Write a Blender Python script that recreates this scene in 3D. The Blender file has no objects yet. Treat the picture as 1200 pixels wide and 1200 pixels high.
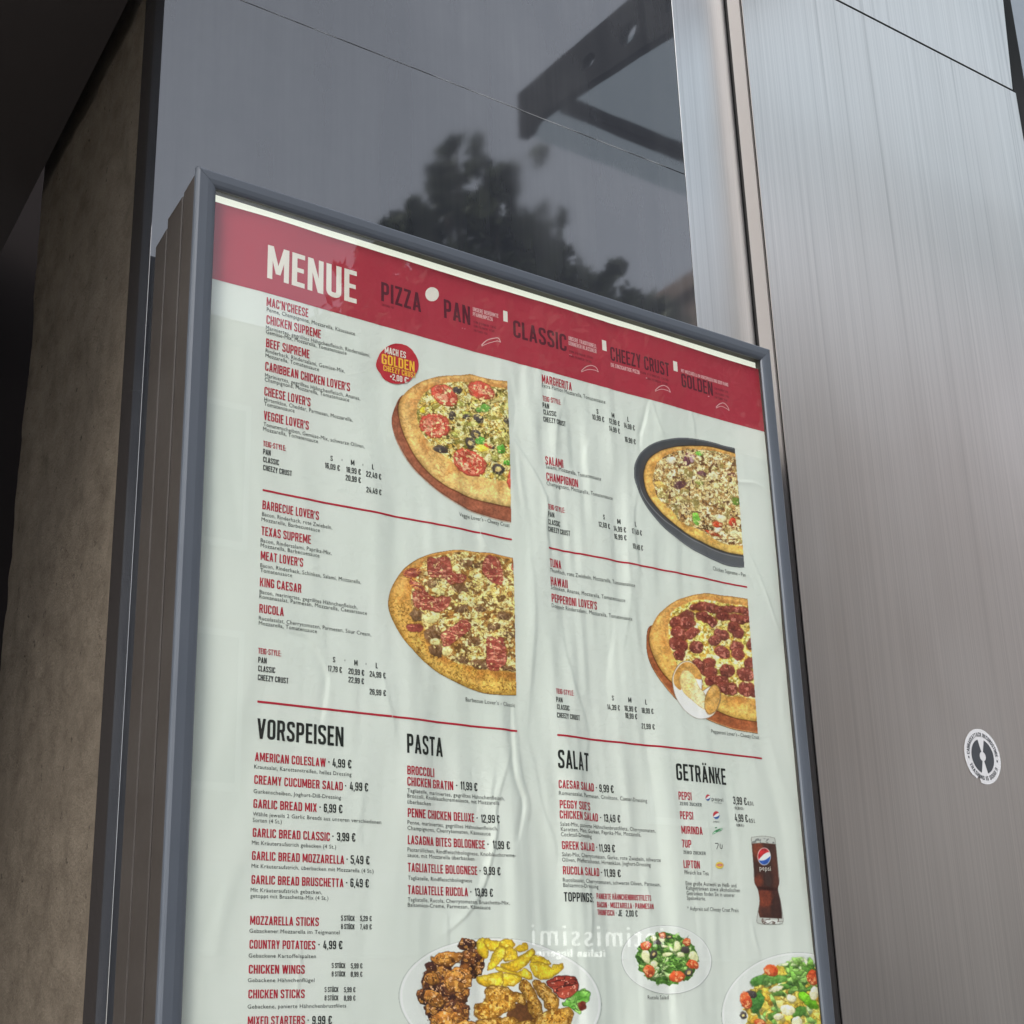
import bpy, bmesh, math, random
import numpy as np
from mathutils import Matrix, Vector

# ---------------------------------------------------------------- camera, world, sun, exposure
scene = bpy.context.scene
COL = scene.collection
F_PX = 1768.589                       # focal length in pixels of the 1200 px wide photograph
ROT = np.array([[0.81573427, -0.17176641, -0.55233495],
                [-0.57763097, -0.29197655, -0.76229401],
                [-0.03033235, 0.94087512, -0.33739287]])
ROT = np.array([ROT[0], np.cross(ROT[2], ROT[0]), ROT[2]])
EYE = 1.60
cam = bpy.data.cameras.new('camera')
cam.sensor_width = 36.0
cam.lens = F_PX / 1200.0 * 36.0
cam.clip_start = 0.05
cam.clip_end = 2000
cam_ob = bpy.data.objects.new('camera', cam)
COL.objects.link(cam_ob)
cam_ob.matrix_world = Matrix.Translation((0, 0, EYE)) @ Matrix(ROT.tolist()).to_4x4()
scene.camera = cam_ob

world = bpy.data.worlds.new('World')
scene.world = world
world.use_nodes = True
wn, wl = world.node_tree.nodes, world.node_tree.links
wn.clear()
SUN_EL, SUN_AZ = 40.0, 246.0          # azimuth measured from +Y clockwise
sky = wn.new('ShaderNodeTexSky')
sky.sky_type = 'NISHITA'
sky.sun_disc = False
sky.sun_elevation = math.radians(SUN_EL)
sky.sun_rotation = math.radians(SUN_AZ)
hs = wn.new('ShaderNodeHueSaturation')
hs.inputs['Saturation'].default_value = 0.30       # overcast: grey rather than blue
bg = wn.new('ShaderNodeBackground')
bg.inputs['Strength'].default_value = 0.13
wo = wn.new('ShaderNodeOutputWorld')
wl.new(sky.outputs[0], hs.inputs['Color'])
wl.new(hs.outputs[0], bg.inputs[0])
wl.new(bg.outputs[0], wo.inputs[0])

sl = bpy.data.lights.new('sun', 'SUN')
sl.energy = 0.95
sl.angle = math.radians(18)
sl.color = (1.0, 0.96, 0.90)
so = bpy.data.objects.new('sun', sl)
COL.objects.link(so)
az, el = math.radians(SUN_AZ), math.radians(SUN_EL)
sdir = Vector((math.sin(az) * math.cos(el), math.cos(az) * math.cos(el), math.sin(el)))
so.rotation_euler = sdir.to_track_quat('Z', 'Y').to_euler()
so.location = (0, -3, 8)

vs = scene.view_settings
scene.display_settings.display_device = 'sRGB'
vs.view_transform = 'Standard'
vs.look = 'None'
vs.gamma = 1
vs.exposure = 1.92
try:
    scene.cycles.max_bounces = 8
    scene.cycles.transparent_max_bounces = 8
except Exception:
    pass

# ---------------------------------------------------------------- helpers
def ray(px, py):
    px = np.asarray(px, float); py = np.asarray(py, float)
    c = np.stack([(px - 600) / F_PX, -(py - 600) / F_PX, -np.ones_like(px * py)], -1)
    return c @ ROT.T

def at(px, py, y):                    # the point of the plane Y = y that the photograph shows at a pixel
    d = ray(px, py)
    t = y / d[..., 1]
    return d[..., 0] * t, d[..., 2] * t + EYE

def lin(c):
    c = np.asarray(c, float) / 255.0
    return np.where(c <= 0.04045, c / 12.92, ((c + 0.055) / 1.055) ** 2.4)

def mat(name, rgb=(0.5, 0.5, 0.5), rough=0.5, metal=0.0, spec=0.5):
    m = bpy.data.materials.new(name)
    m.use_nodes = True
    b = m.node_tree.nodes['Principled BSDF']
    b.inputs['Base Color'].default_value = (*rgb, 1)
    b.inputs['Roughness'].default_value = rough
    b.inputs['Metallic'].default_value = metal
    b.inputs['Specular IOR Level'].default_value = spec
    return m

def nodes(m):
    return m.node_tree.nodes, m.node_tree.links, m.node_tree.nodes['Principled BSDF']

def noise_node(m, scale, detail=4, rough=0.6, stretch=(1, 1, 1), dist=0.0):
    n, l, b = nodes(m)
    tc = n.new('ShaderNodeTexCoord')
    mp = n.new('ShaderNodeMapping')
    mp.inputs['Scale'].default_value = stretch
    t = n.new('ShaderNodeTexNoise')
    t.inputs['Scale'].default_value = scale
    t.inputs['Detail'].default_value = detail
    t.inputs['Roughness'].default_value = rough
    t.inputs['Distortion'].default_value = dist
    l.new(tc.outputs['Object'], mp.inputs[0])
    l.new(mp.outputs[0], t.inputs['Vector'])
    return t

def ramp(m, src, stops):
    n, l, b = nodes(m)
    r = n.new('ShaderNodeValToRGB')
    e = r.color_ramp.elements
    while len(e) < len(stops):
        e.new(0.5)
    for k, (p, c) in enumerate(stops):
        e[k].position = p
        e[k].color = (*c, 1) if len(c) == 3 else c
    l.new(src, r.inputs[0])
    return r

def bump(m, src, strength, dist):
    n, l, b = nodes(m)
    bn = n.new('ShaderNodeBump')
    bn.inputs['Strength'].default_value = strength
    bn.inputs['Distance'].default_value = dist
    l.new(src, bn.inputs['Height'])
    l.new(bn.outputs[0], b.inputs['Normal'])
    return bn

def tag(o, label=None, cat=None, group=None, kind=None):
    if label: o['label'] = label
    if cat: o['category'] = cat
    if group: o['group'] = group
    if kind: o['kind'] = kind
    return o

def empty(name, loc):
    o = bpy.data.objects.new(name, None)
    o.location = loc
    o.empty_display_size = 0.1
    COL.objects.link(o)
    return o

def link(name, me, m=None, parent=None):
    me.name = name
    o = bpy.data.objects.new(name, me)
    COL.objects.link(o)
    if m is not None:
        for q in (m if isinstance(m, (list, tuple)) else [m]):
            me.materials.append(q)
    if parent is not None:
        o.parent = parent
        def wm(p): return (wm(p.parent) @ p.matrix_parent_inverse if p.parent else Matrix()) @ p.matrix_basis
        o.matrix_parent_inverse = wm(parent).inverted()
    return o

def np_mesh(name, v, f):
    """v (n,3), f (m,k) arrays -> mesh"""
    v = np.asarray(v, np.float32); f = np.asarray(f, np.int32)
    me = bpy.data.meshes.new(name)
    me.vertices.add(len(v)); me.vertices.foreach_set('co', v.ravel())
    k = f.shape[1]
    me.loops.add(f.size); me.loops.foreach_set('vertex_index', f.ravel())
    me.polygons.add(len(f)); me.polygons.foreach_set('loop_start', np.arange(0, f.size, k, dtype=np.int32))
    try:
        me.polygons.foreach_set('loop_total', np.full(len(f), k, np.int32))
    except Exception:
        pass
    me.update(calc_edges=True)
    me.validate()
    return me

class Shape:
    """collects boxes, prisms and tubes into one mesh"""
    def __init__(s): s.bm = bmesh.new()
    def box(s, x0, x1, y0, y1, z0, z1, bev=0.0, seg=2):
        r = bmesh.ops.create_cube(s.bm, size=1)
        vs_ = r['verts']
        for v in vs_:
            v.co = Vector((x0 if v.co.x < 0 else x1, y0 if v.co.y < 0 else y1, z0 if v.co.z < 0 else z1))
        if bev > 0:
            es = list({e for v in vs_ for e in v.link_edges})
            bmesh.ops.bevel(s.bm, geom=es, offset=bev, segments=seg, profile=0.5, affect='EDGES')
        return s
    def prism(s, pts, d):             # pts: list of 3D points (planar polygon), d: extrusion vector
        a = [s.bm.verts.new(p) for p in pts]
        b = [s.bm.verts.new(Vector(p) + Vector(d)) for p in pts]
        n = len(a)
        s.bm.faces.new(a); s.bm.faces.new(b[::-1])
        for i in range(n):
            s.bm.faces.new((a[i], b[i], b[(i + 1) % n], a[(i + 1) % n]))
        bmesh.ops.recalc_face_normals(s.bm, faces=s.bm.faces[:])
        return s
    def tube(s, pts, rad, n=10):
        pts = [Vector(p) for p in pts]
        rad = rad if isinstance(rad, (list, tuple)) else [rad] * len(pts)
        rings = []
        for i, p in enumerate(pts):
            t = (pts[min(i + 1, len(pts) - 1)] - pts[max(i - 1, 0)]).normalized()
            u = t.orthogonal().normalized(); w = t.cross(u)
            rings.append([s.bm.verts.new(p + (u * math.cos(2 * math.pi * k / n) + w * math.sin(2 * math.pi * k / n)) * rad[i]) for k in range(n)])
        for a, b in zip(rings, rings[1:]):
            for k in range(n):
                s.bm.faces.new((a[k], a[(k + 1) % n], b[(k + 1) % n], b[k]))
        s.bm.faces.new(rings[0][::-1]); s.bm.faces.new(rings[-1])
        return s
    def build(s, name, m, parent=None, smooth=False):
        me = bpy.data.meshes.new(name)
        s.bm.to_mesh(me); s.bm.free()
        if smooth:
            for p in me.polygons: p.use_smooth = True
        return link(name, me, m, parent)

# value noise on arrays
def vnoise(x, y, seed):
    xi = np.floor(x).astype(np.int64); yi = np.floor(y).astype(np.int64)
    xf = x - xi; yf = y - yi
    def hsh(a, b):
        h = (a * 374761393 + b * 668265263 + seed * 1442695041) & 0xffffffff
        h = ((h ^ (h >> 13)) * 1274126177) & 0xffffffff
        return ((h ^ (h >> 16)) & 0xffff) / 65535.0
    u = xf * xf * (3 - 2 * xf); v = yf * yf * (3 - 2 * yf)
    a = hsh(xi, yi); b = hsh(xi + 1, yi); c = hsh(xi, yi + 1); d = hsh(xi + 1, yi + 1)
    return a + (b - a) * u + (c - a) * v + (a - b - c + d) * u * v

def fbm(x, y, seed, oct=3):
    s = 0; a = 0.5; t = 0
    for k in range(oct):
        s = s + a * vnoise(x, y, seed + 17 * k); t += a
        x = x * 2.03 + 3.1; y = y * 2.03 + 1.7; a *= 0.5
    return s / t
# ---------------------------------------------------------------- key planes (metres; camera at the origin)
Y_FRAME = 1.400      # front of the case frame
Y_GLASS = 1.4060
Y_PAPER = 1.4114     # the poster
Y_WALL = 1.530       # polished dark cladding
Y_STEEL = 1.489      # front of the steel column
X_EDGE = 0.5885      # left edge of the cladding / left side of the case
X_COL = 1.600        # left edge of the steel column

# ---------------------------------------------------------------- materials of the setting
M = {}
def stone():
    m = mat('polished_dark_cladding', (0.04, 0.043, 0.05), 0.03)
    n, l, b = nodes(m)
    b.inputs['IOR'].default_value = 1.95
    t = noise_node(m, 26, 4, 0.6, (1, 1, 0.05))            # rain streaks
    t2 = noise_node(m, 4, 4, 0.6)
    mx = n.new('ShaderNodeMath'); mx.operation = 'MULTIPLY'
    l.new(t.outputs[0], mx.inputs[0]); l.new(t2.outputs[0], mx.inputs[1])
    r = ramp(m, mx.outputs[0], [(0.18, (0.028,) * 3), (0.40, (0.052,) * 3)])
    l.new(r.outputs[0], b.inputs['Roughness'])
    c = ramp(m, mx.outputs[0], [(0.15, (0.034, 0.037, 0.044)), (0.42, (0.060, 0.063, 0.070))])
    l.new(c.outputs[0], b.inputs['Base Color'])
    t3 = noise_node(m, 2.2, 3, 0.5)
    bump(m, t3.outputs[0], 0.025, 0.02)
    return m
M['stone'] = stone()

def steel(name, base, r0, r1, streak=1.0):
    m = mat(name, base, 0.3, 1.0)
    n, l, b = nodes(m)
    t = noise_node(m, 420, 3, 0.6, (1, 1, 0.003))         # fine vertical brush marks
    t2 = noise_node(m, 3.5, 4, 0.6, (1, 1, 0.6))          # broad cloudy wear, hand marks
    t3 = noise_node(m, 80, 3, 0.65, (1, 1, 0.006), 0.15)   # run marks from the top joint
    r = ramp(m, t2.outputs[0], [(0.3, (r0,) * 3), (0.7, (r1,) * 3)])
    l.new(r.outputs[0], b.inputs['Roughness'])
    g1 = ramp(m, t.outputs[0], [(0.30, (0.90,) * 3), (0.70, (1.05,) * 3)])
    g3 = ramp(m, t3.outputs[0], [(0.33, (1 - 0.20 * streak,) * 3), (0.42, (1 - 0.05 * streak,) * 3), (0.50, (1.0,) * 3), (0.70, (1.03,) * 3)])
    tc = n.new('ShaderNodeTexCoord'); sp = n.new('ShaderNodeSeparateXYZ'); l.new(tc.outputs['Object'], sp.inputs[0])
    mr = n.new('ShaderNodeMapRange'); mr.inputs['From Min'].default_value = 2.35; mr.inputs['From Max'].default_value = 3.2
    mr.inputs['To Min'].default_value = 0.18
    l.new(sp.outputs['Z'], mr.inputs['Value'])
    m1 = n.new('ShaderNodeMix'); m1.data_type = 'RGBA'; m1.blend_type = 'MULTIPLY'; m1.inputs['Factor'].default_value = 1
    m2 = n.new('ShaderNodeMix'); m2.data_type = 'RGBA'; m2.blend_type = 'MULTIPLY'
    m1.inputs[6].default_value = (*base, 1); l.new(g1.outputs[0], m1.inputs[7])
    l.new(mr.outputs[0], m2.inputs['Factor']); l.new(m1.outputs[2], m2.inputs[6]); l.new(g3.outputs[0], m2.inputs[7])
    l.new(m2.outputs[2], b.inputs['Base Color'])
    b.inputs['Anisotropic'].default_value = 0.35
    tg = n.new('ShaderNodeTangent'); tg.direction_type = 'RADIAL'; tg.axis = 'Z'
    l.new(tg.outputs[0], b.inputs['Tangent'])
    bump(m, t.outputs[0], 0.10 * streak, 0.0008)
    return m
M['steel'] = steel('brushed_steel', (0.77, 0.725, 0.69), 0.29, 0.35)
M['steel_strip'] = steel('brushed_steel_strip', (0.74, 0.735, 0.73), 0.30, 0.38, 0.5)
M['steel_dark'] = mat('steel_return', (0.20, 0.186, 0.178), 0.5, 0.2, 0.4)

def plaster():
    m = mat('rough_plaster', (0.20, 0.165, 0.125), 0.9, 0, 0.2)
    n, l, b = nodes(m)
    t = noise_node(m, 22, 8, 0.65)
    r = ramp(m, t.outputs[0], [(0.28, (0.088, 0.071, 0.053)), (0.5, (0.132, 0.108, 0.082)), (0.72, (0.168, 0.139, 0.106))])
    tp = noise_node(m, 75, 3, 0.6); pr = ramp(m, tp.outputs[0], [(0.27, (0.35,) * 3), (0.34, (1.0,) * 3)])     # pores
    tg_ = noise_node(m, 420, 3, 0.7); gr_ = ramp(m, tg_.outputs[0], [(0.3, (0.80,) * 3), (0.7, (1.15,) * 3)])  # sand grain
    m1 = n.new('ShaderNodeMix'); m1.data_type = 'RGBA'; m1.blend_type = 'MULTIPLY'; m1.inputs['Factor'].default_value = 1
    m2 = n.new('ShaderNodeMix'); m2.data_type = 'RGBA'; m2.blend_type = 'MULTIPLY'; m2.inputs['Factor'].default_value = 1
    l.new(r.outputs[0], m1.inputs[6]); l.new(pr.outputs[0], m1.inputs[7]); l.new(m1.outputs[2], m2.inputs[6]); l.new(gr_.outputs[0], m2.inputs[7])
    l.new(m2.outputs[2], b.inputs['Base Color'])
    t2 = noise_node(m, 90, 8, 0.75)
    bump(m, t2.outputs[0], 0.9, 0.006)
    return m
M['plaster'] = plaster()

def powder(name, c, rough):
    m = mat(name, c, rough)
    n, l, b = nodes(m)
    t = noise_node(m, 900, 2, 0.5)
    bump(m, t.outputs[0], 0.10, 0.0004)
    t2 = noise_node(m, 18, 4, 0.6)
    r = ramp(m, t2.outputs[0], [(0.3, (rough * 0.85,) * 3), (0.7, (min(1, rough * 1.2),) * 3)])
    l.new(r.outputs[0], b.inputs['Roughness'])
    return m
M['frame'] = powder('grey_blue_powder_coat', (0.070, 0.081, 0.099), 0.44)
M['housing'] = powder('bronze_grey_profile', (0.040, 0.034, 0.030), 0.5)
M['black'] = mat('black_gap', (0.012, 0.011, 0.011), 0.8)
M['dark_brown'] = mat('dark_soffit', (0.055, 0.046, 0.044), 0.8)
M['door'] = mat('door_unlit_black', (0.022, 0.018, 0.018), 0.7, 0, 0.1)  # near-black colour stands in for the darkness of the unlit doorway
M['trim'] = mat('dark_trim', (0.030, 0.027, 0.026), 0.18)

# ---------------------------------------------------------------- ground, street, opposite side (seen only as reflections)
Shape().box(-60, 80, -9.0, -2.6, -0.2, -0.12).build('road', mat('asphalt', (0.05, 0.05, 0.052), 0.9))['kind'] = 'structure'
gm = mat('paving', (0.20, 0.19, 0.18), 0.85)
gt = noise_node(gm, 3, 5, 0.6)
gr = ramp(gm, gt.outputs[0], [(0.3, (0.15, 0.145, 0.14)), (0.7, (0.24, 0.23, 0.22))])
nodes(gm)[1].new(gr.outputs[0], nodes(gm)[2].inputs['Base Color'])
Shape().box(-60, 80, -2.6, 6, -0.2, 0.0, 0.01).build('pavement', gm)['kind'] = 'structure'
Shape().box(-60, 80, -40, -9.0, -0.2, 0.0, 0.01).build('pavement', gm)['kind'] = 'structure'
Shape().box(-400, 400, -400, 400, -0.6, -0.3).build('ground', mat('earth', (0.12, 0.11, 0.10), 0.9))['kind'] = 'structure'

# ---------------------------------------------------------------- entrance recess on the left
def plaster_wall():
    # reveal wall of the entrance: face towards -X, running back from the cladding
    random.seed(3)
    y0, y1, z0, z1 = 1.602, 2.02, 0.0, 3.05
    ny, nz = 60, 330
    ys = np.linspace(y0, y1, ny); zs = np.linspace(z0, z1, nz)
    Yg, Zg = np.meshgrid(ys, zs)
    edge = 0.016 * (fbm(Zg * 9, Zg * 0 + 1, 5, 4) - 0.5) * 2
    Yg = Yg + edge * ((Yg - y0) / (y1 - y0)) ** 3 * 1.5
    front = 0.004 * (fbm(Zg * 14, Zg * 0 + 9, 8, 3) - 0.5)
    Yg = Yg + front * (1 - (Yg - y0) / (y1 - y0))
    Xg = X_EDGE + 0.004 + 0.005 * (fbm(Yg * 30, Zg * 30, 2, 4) - 0.5) - 0.005 * np.clip((fbm(Yg * 5, Zg * 3, 9, 3) - 0.62) * 6, 0, 1) * -1
    Xg = Xg + 0.03 * np.clip((Yg - 1.985) / 0.05, 0, 1) ** 2
    v = np.stack([Xg, Yg, Zg], -1).reshape(-1, 3)
    i = np.arange((nz - 1) * ny).reshape(nz - 1, ny)[:, :-1].ravel()
    f = np.stack([i, i + ny, i + ny + 1, i + 1], -1)
    me = np_mesh('plaster_wall', v, f)
    for p in me.polygons: p.use_smooth = True
    bm = bmesh.new(); bm.from_mesh(me)
    ge = [e for e in bm.edges if e.is_boundary]        # give the wall its thickness
    r = bmesh.ops.extrude_edge_only(bm, edges=ge)
    for q in r['geom']:
        if isinstance(q, bmesh.types.BMVert): q.co.x = X_EDGE + 0.30
    ge = [e for e in bm.edges if e.is_boundary]
    bmesh.ops.holes_fill(bm, edges=ge, sides=0)
    bmesh.ops.recalc_face_normals(bm, faces=bm.faces[:])
    bm.to_mesh(me); bm.free()
    o = link('plaster_wall', me, M['plaster'])
    tag(o, 'rough beige plaster reveal wall of the dark doorway beside the menu case', 'wall')
plaster_wall()
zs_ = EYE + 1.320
s = Shape().prism([(-2.6, 1.22, zs_ + 0.13), (0.575, 1.22, zs_ + 0.13), (0.575, 2.35, zs_ - 0.20), (-2.6, 2.35, zs_ - 0.20)], (0, 0, 0.35))  # front part extended forward, out of view, to shade the plaster
tag(s.build('entrance_soffit', M['dark_brown']), 'near-black sloping soffit over the doorway recess, its unseen front extended to shade the plaster', 'ceiling')
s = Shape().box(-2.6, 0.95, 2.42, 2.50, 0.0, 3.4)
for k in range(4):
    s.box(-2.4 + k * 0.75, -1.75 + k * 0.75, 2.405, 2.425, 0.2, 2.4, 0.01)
tag(s.build('entrance_door', M['door']), 'panelled door deep inside the entrance recess, coloured near-black for the unlit interior', 'door')
s = Shape().box(-1.0, -0.75, 1.45, 2.5, 0, 3.6)  # out of view; placed close to keep sun and sky off the plaster
tag(s.build('unseen_recess_wall', M['plaster']), 'unseen side wall of the entrance recess, set close to shade the plaster', 'wall')

# ---------------------------------------------------------------- dark cladding with its joint
ZJ = EYE + 1.3205
XS = 1.4735                                   # cladding ends, steel strip begins
o = Shape().box(X_EDGE, XS, Y_WALL, Y_WALL + 0.03, 0.0, ZJ - 0.0008, 0.0003, 1).build('cladding_panel', M['stone'])
tag(o, 'polished dark panel directly behind and above the menu case, below the fine joint', 'wall panel')
o = Shape().box(X_EDGE, XS, Y_WALL + 0.0004, Y_WALL + 0.03, ZJ + 0.0008, 4.6, 0.0003, 1).build('cladding_panel', M['stone'])
tag(o, 'upper polished dark panel above the fine joint, reflecting the canopy arm', 'wall panel')
o = Shape().box(X_EDGE + 0.001, XS, Y_WALL + 0.031, Y_WALL + 0.068, 0.0, 4.6).box(X_EDGE + 0.012, X_EDGE + 0.3, Y_WALL + 0.068, 1.605, 0, 4.6).build('cladding_trim', M['trim'])
tag(o, 'dark shiny edge trim between polished panel and plaster reveal', 'trim')
# remains of sealant along the joint: one ragged strand
random.seed(5)
s = Shape(); nx_ = 150
lo, hi = [], []
for k in range(nx_):
    x = X_EDGE + 0.03 + (XS - 0.04 - X_EDGE - 0.03) * k / (nx_ - 1)
    w = 0.0001 + 0.0013 * max(0.0, float(vnoise(np.array(k / 6.0), np.array(0.3), 4)) - 0.35)
    lo.append((x, Y_WALL - 0.0003, ZJ - w)); hi.append((x, Y_WALL - 0.0003, ZJ + w * 0.6))
s.prism(lo + hi[::-1], (0, 0.001, 0))
o = s.build('joint_sealant', mat('pale_sealant', (0.30, 0.31, 0.32), 0.6))
tag(o, 'ragged pale line of sealant in the joint of the dark panels', 'sealant')

# ---------------------------------------------------------------- steel strip and steel column
s = Shape().box(XS + 0.0015, X_COL - 0.001, Y_WALL + 0.0006, Y_WALL + 0.03, 0.0, 4.6, 0.0005)
tag(s.build('steel_strip', M['steel_strip']), 'narrow bright vertical steel strip between dark panel and steel column', 'wall panel')
colm = empty('steel_column', (X_COL, Y_STEEL, 0)); 
tag(colm, 'wide brushed steel clad column right of the menu case', 'column')
ZT = EYE + 1.796
XR = 2.3685
def sheet(z0, z1, xr0, xr1, yo, name):
    s = Shape()
    pts = [(X_COL, Y_STEEL + yo, z0), (xr0, Y_STEEL + yo, z0), (xr1, Y_STEEL + yo, z1), (X_COL, Y_STEEL + yo, z1)]
    s.prism(pts, (0, 0.0014, 0))
    es = [e for e in s.bm.edges if abs(e.verts[0].co.y - (Y_STEEL + yo)) < 1e-5 and abs(e.verts[1].co.y - (Y_STEEL + yo)) < 1e-5]
    bmesh.ops.bevel(s.bm, geom=es, offset=0.0002, segments=1, profile=0.5, affect='EDGES')
    o = s.build(name, [M['steel'], M['steel_dark']], colm)
    for p in o.data.polygons:
        if p.normal.x < -0.3: p.material_index = 1          # cut edge of the sheet
    return o
sheet(0.0, ZT - 0.002, XR, XR, 0.0, 'steel_sheet')
sheet(ZT + 0.0075, 4.6, 2.366, 2.47, 0.004, 'steel_sheet')
Shape().box(X_COL + 0.006, XR + 0.05, Y_STEEL + 0.0075, Y_STEEL + 0.1, 0.0, 4.6).build('core', M['black'], colm)
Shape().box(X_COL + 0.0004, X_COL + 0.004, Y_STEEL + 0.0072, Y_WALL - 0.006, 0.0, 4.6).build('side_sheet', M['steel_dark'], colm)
# grey-blue neighbour wall seen past the column's right edge
s = Shape().box(2.2, 6.0, 2.2, 2.3, 0, 4.6)
for k in range(6):
    s.box(2.2, 6.0, 2.192, 2.201, 0.6 + k * 0.7, 1.28 + k * 0.7, 0.004)
tag(s.build('neighbour_wall', powder('grey_blue_panel', (0.20, 0.23, 0.26), 0.5)), 'grey-blue wall glimpsed past the right edge of the steel column', 'wall')
# ---------------------------------------------------------------- glass canopy above (seen mirrored in the dark cladding)
can = empty('glass_canopy', (2.035, Y_STEEL, EYE + 2.3))
tag(can, 'glass canopy on a perforated dark arm mirrored at the top of the dark panel', 'canopy')
def arm(x):
    bm = bmesh.new()
    prof = [(0.336, 2.395), (0.332, 2.262), (0.372, 2.258), (0.40, 2.278), (0.56, 2.262), (0.80, 2.235), (1.10, 2.19), (1.486, 2.11), (1.486, 2.39)]
    holes = [(0.640, 2.316, 0.045, 0.020), (0.790, 2.302, 0.052, 0.030), (0.96, 2.29, 0.058, 0.038), (1.16, 2.27, 0.06, 0.045)]
    vv = [bm.verts.new((x, y, EYE + z)) for y, z in prof]
    es = [bm.edges.new((vv[i], vv[(i + 1) % len(vv)])) for i in range(len(vv))]
    for hy, hz, a, b in holes:
        hv = [bm.verts.new((x, hy + a * math.cos(t) * 0.6, EYE + hz + b * math.sin(t))) for t in [2 * math.pi * k / 18 for k in range(18)]]
        es += [bm.edges.new((hv[i], hv[(i + 1) % 18])) for i in range(18)]
    bmesh.ops.triangle_fill(bm, edges=es, use_beauty=True)
    r = bmesh.ops.extrude_face_region(bm, geom=bm.faces[:])
    for q in r['geom']:
        if isinstance(q, bmesh.types.BMVert): q.co.x += 0.025
    bmesh.ops.recalc_face_normals(bm, faces=bm.faces[:])
    s = Shape(); s.bm.free(); s.bm = bm
    return s
arm_m = mat('dark_painted_arm', (0.006, 0.006, 0.007), 0.8, 0, 0.2)
for x in (2.035, 4.6):
    arm(x).build('arm', arm_m, can)
def glass_mat(name, tint, ior=1.5, extra=0.0, rough=0.0):
    m = bpy.data.materials.new(name); m.use_nodes = True
    n, l = m.node_tree.nodes, m.node_tree.links
    n.clear()
    o = n.new('ShaderNodeOutputMaterial'); mx = n.new('ShaderNodeMixShader')
    tr = n.new('ShaderNodeBsdfTransparent'); tr.inputs[0].default_value = (*tint, 1)
    gl = n.new('ShaderNodeBsdfGlossy'); gl.inputs['Roughness'].default_value = rough
    lw = n.new('ShaderNodeLayerWeight'); lw.inputs['Blend'].default_value = 0.5     # Schlick, the same from both sides
    pw = n.new('ShaderNodeMath'); pw.operation = 'POWER'; pw.inputs[1].default_value = 5.0
    f0 = ((ior - 1) / (ior + 1)) ** 2
    ma = n.new('ShaderNodeMath'); ma.operation = 'MULTIPLY_ADD'; ma.inputs[1].default_value = 1 - f0; ma.inputs[2].default_value = f0
    l.new(lw.outputs['Facing'], pw.inputs[0]); l.new(pw.outputs[0], ma.inputs[0])
    l.new(ma.outputs[0], mx.inputs[0]); l.new(tr.outputs[0], mx.inputs[1]); l.new(gl.outputs[0], mx.inputs[2])
    l.new(mx.outputs[0], o.inputs[0])
    return m
Shape().box(2.06, 4.6, 0.31, 1.485, EYE + 2.30, EYE + 2.312).build('glass_roof', glass_mat('canopy_glass', (0.84, 0.88, 0.88)), can)
Shape().box(2.061, 4.599, 0.48, 0.515, EYE + 2.262, EYE + 2.298, 0.004).build('cross_bar', arm_m, can)

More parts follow.
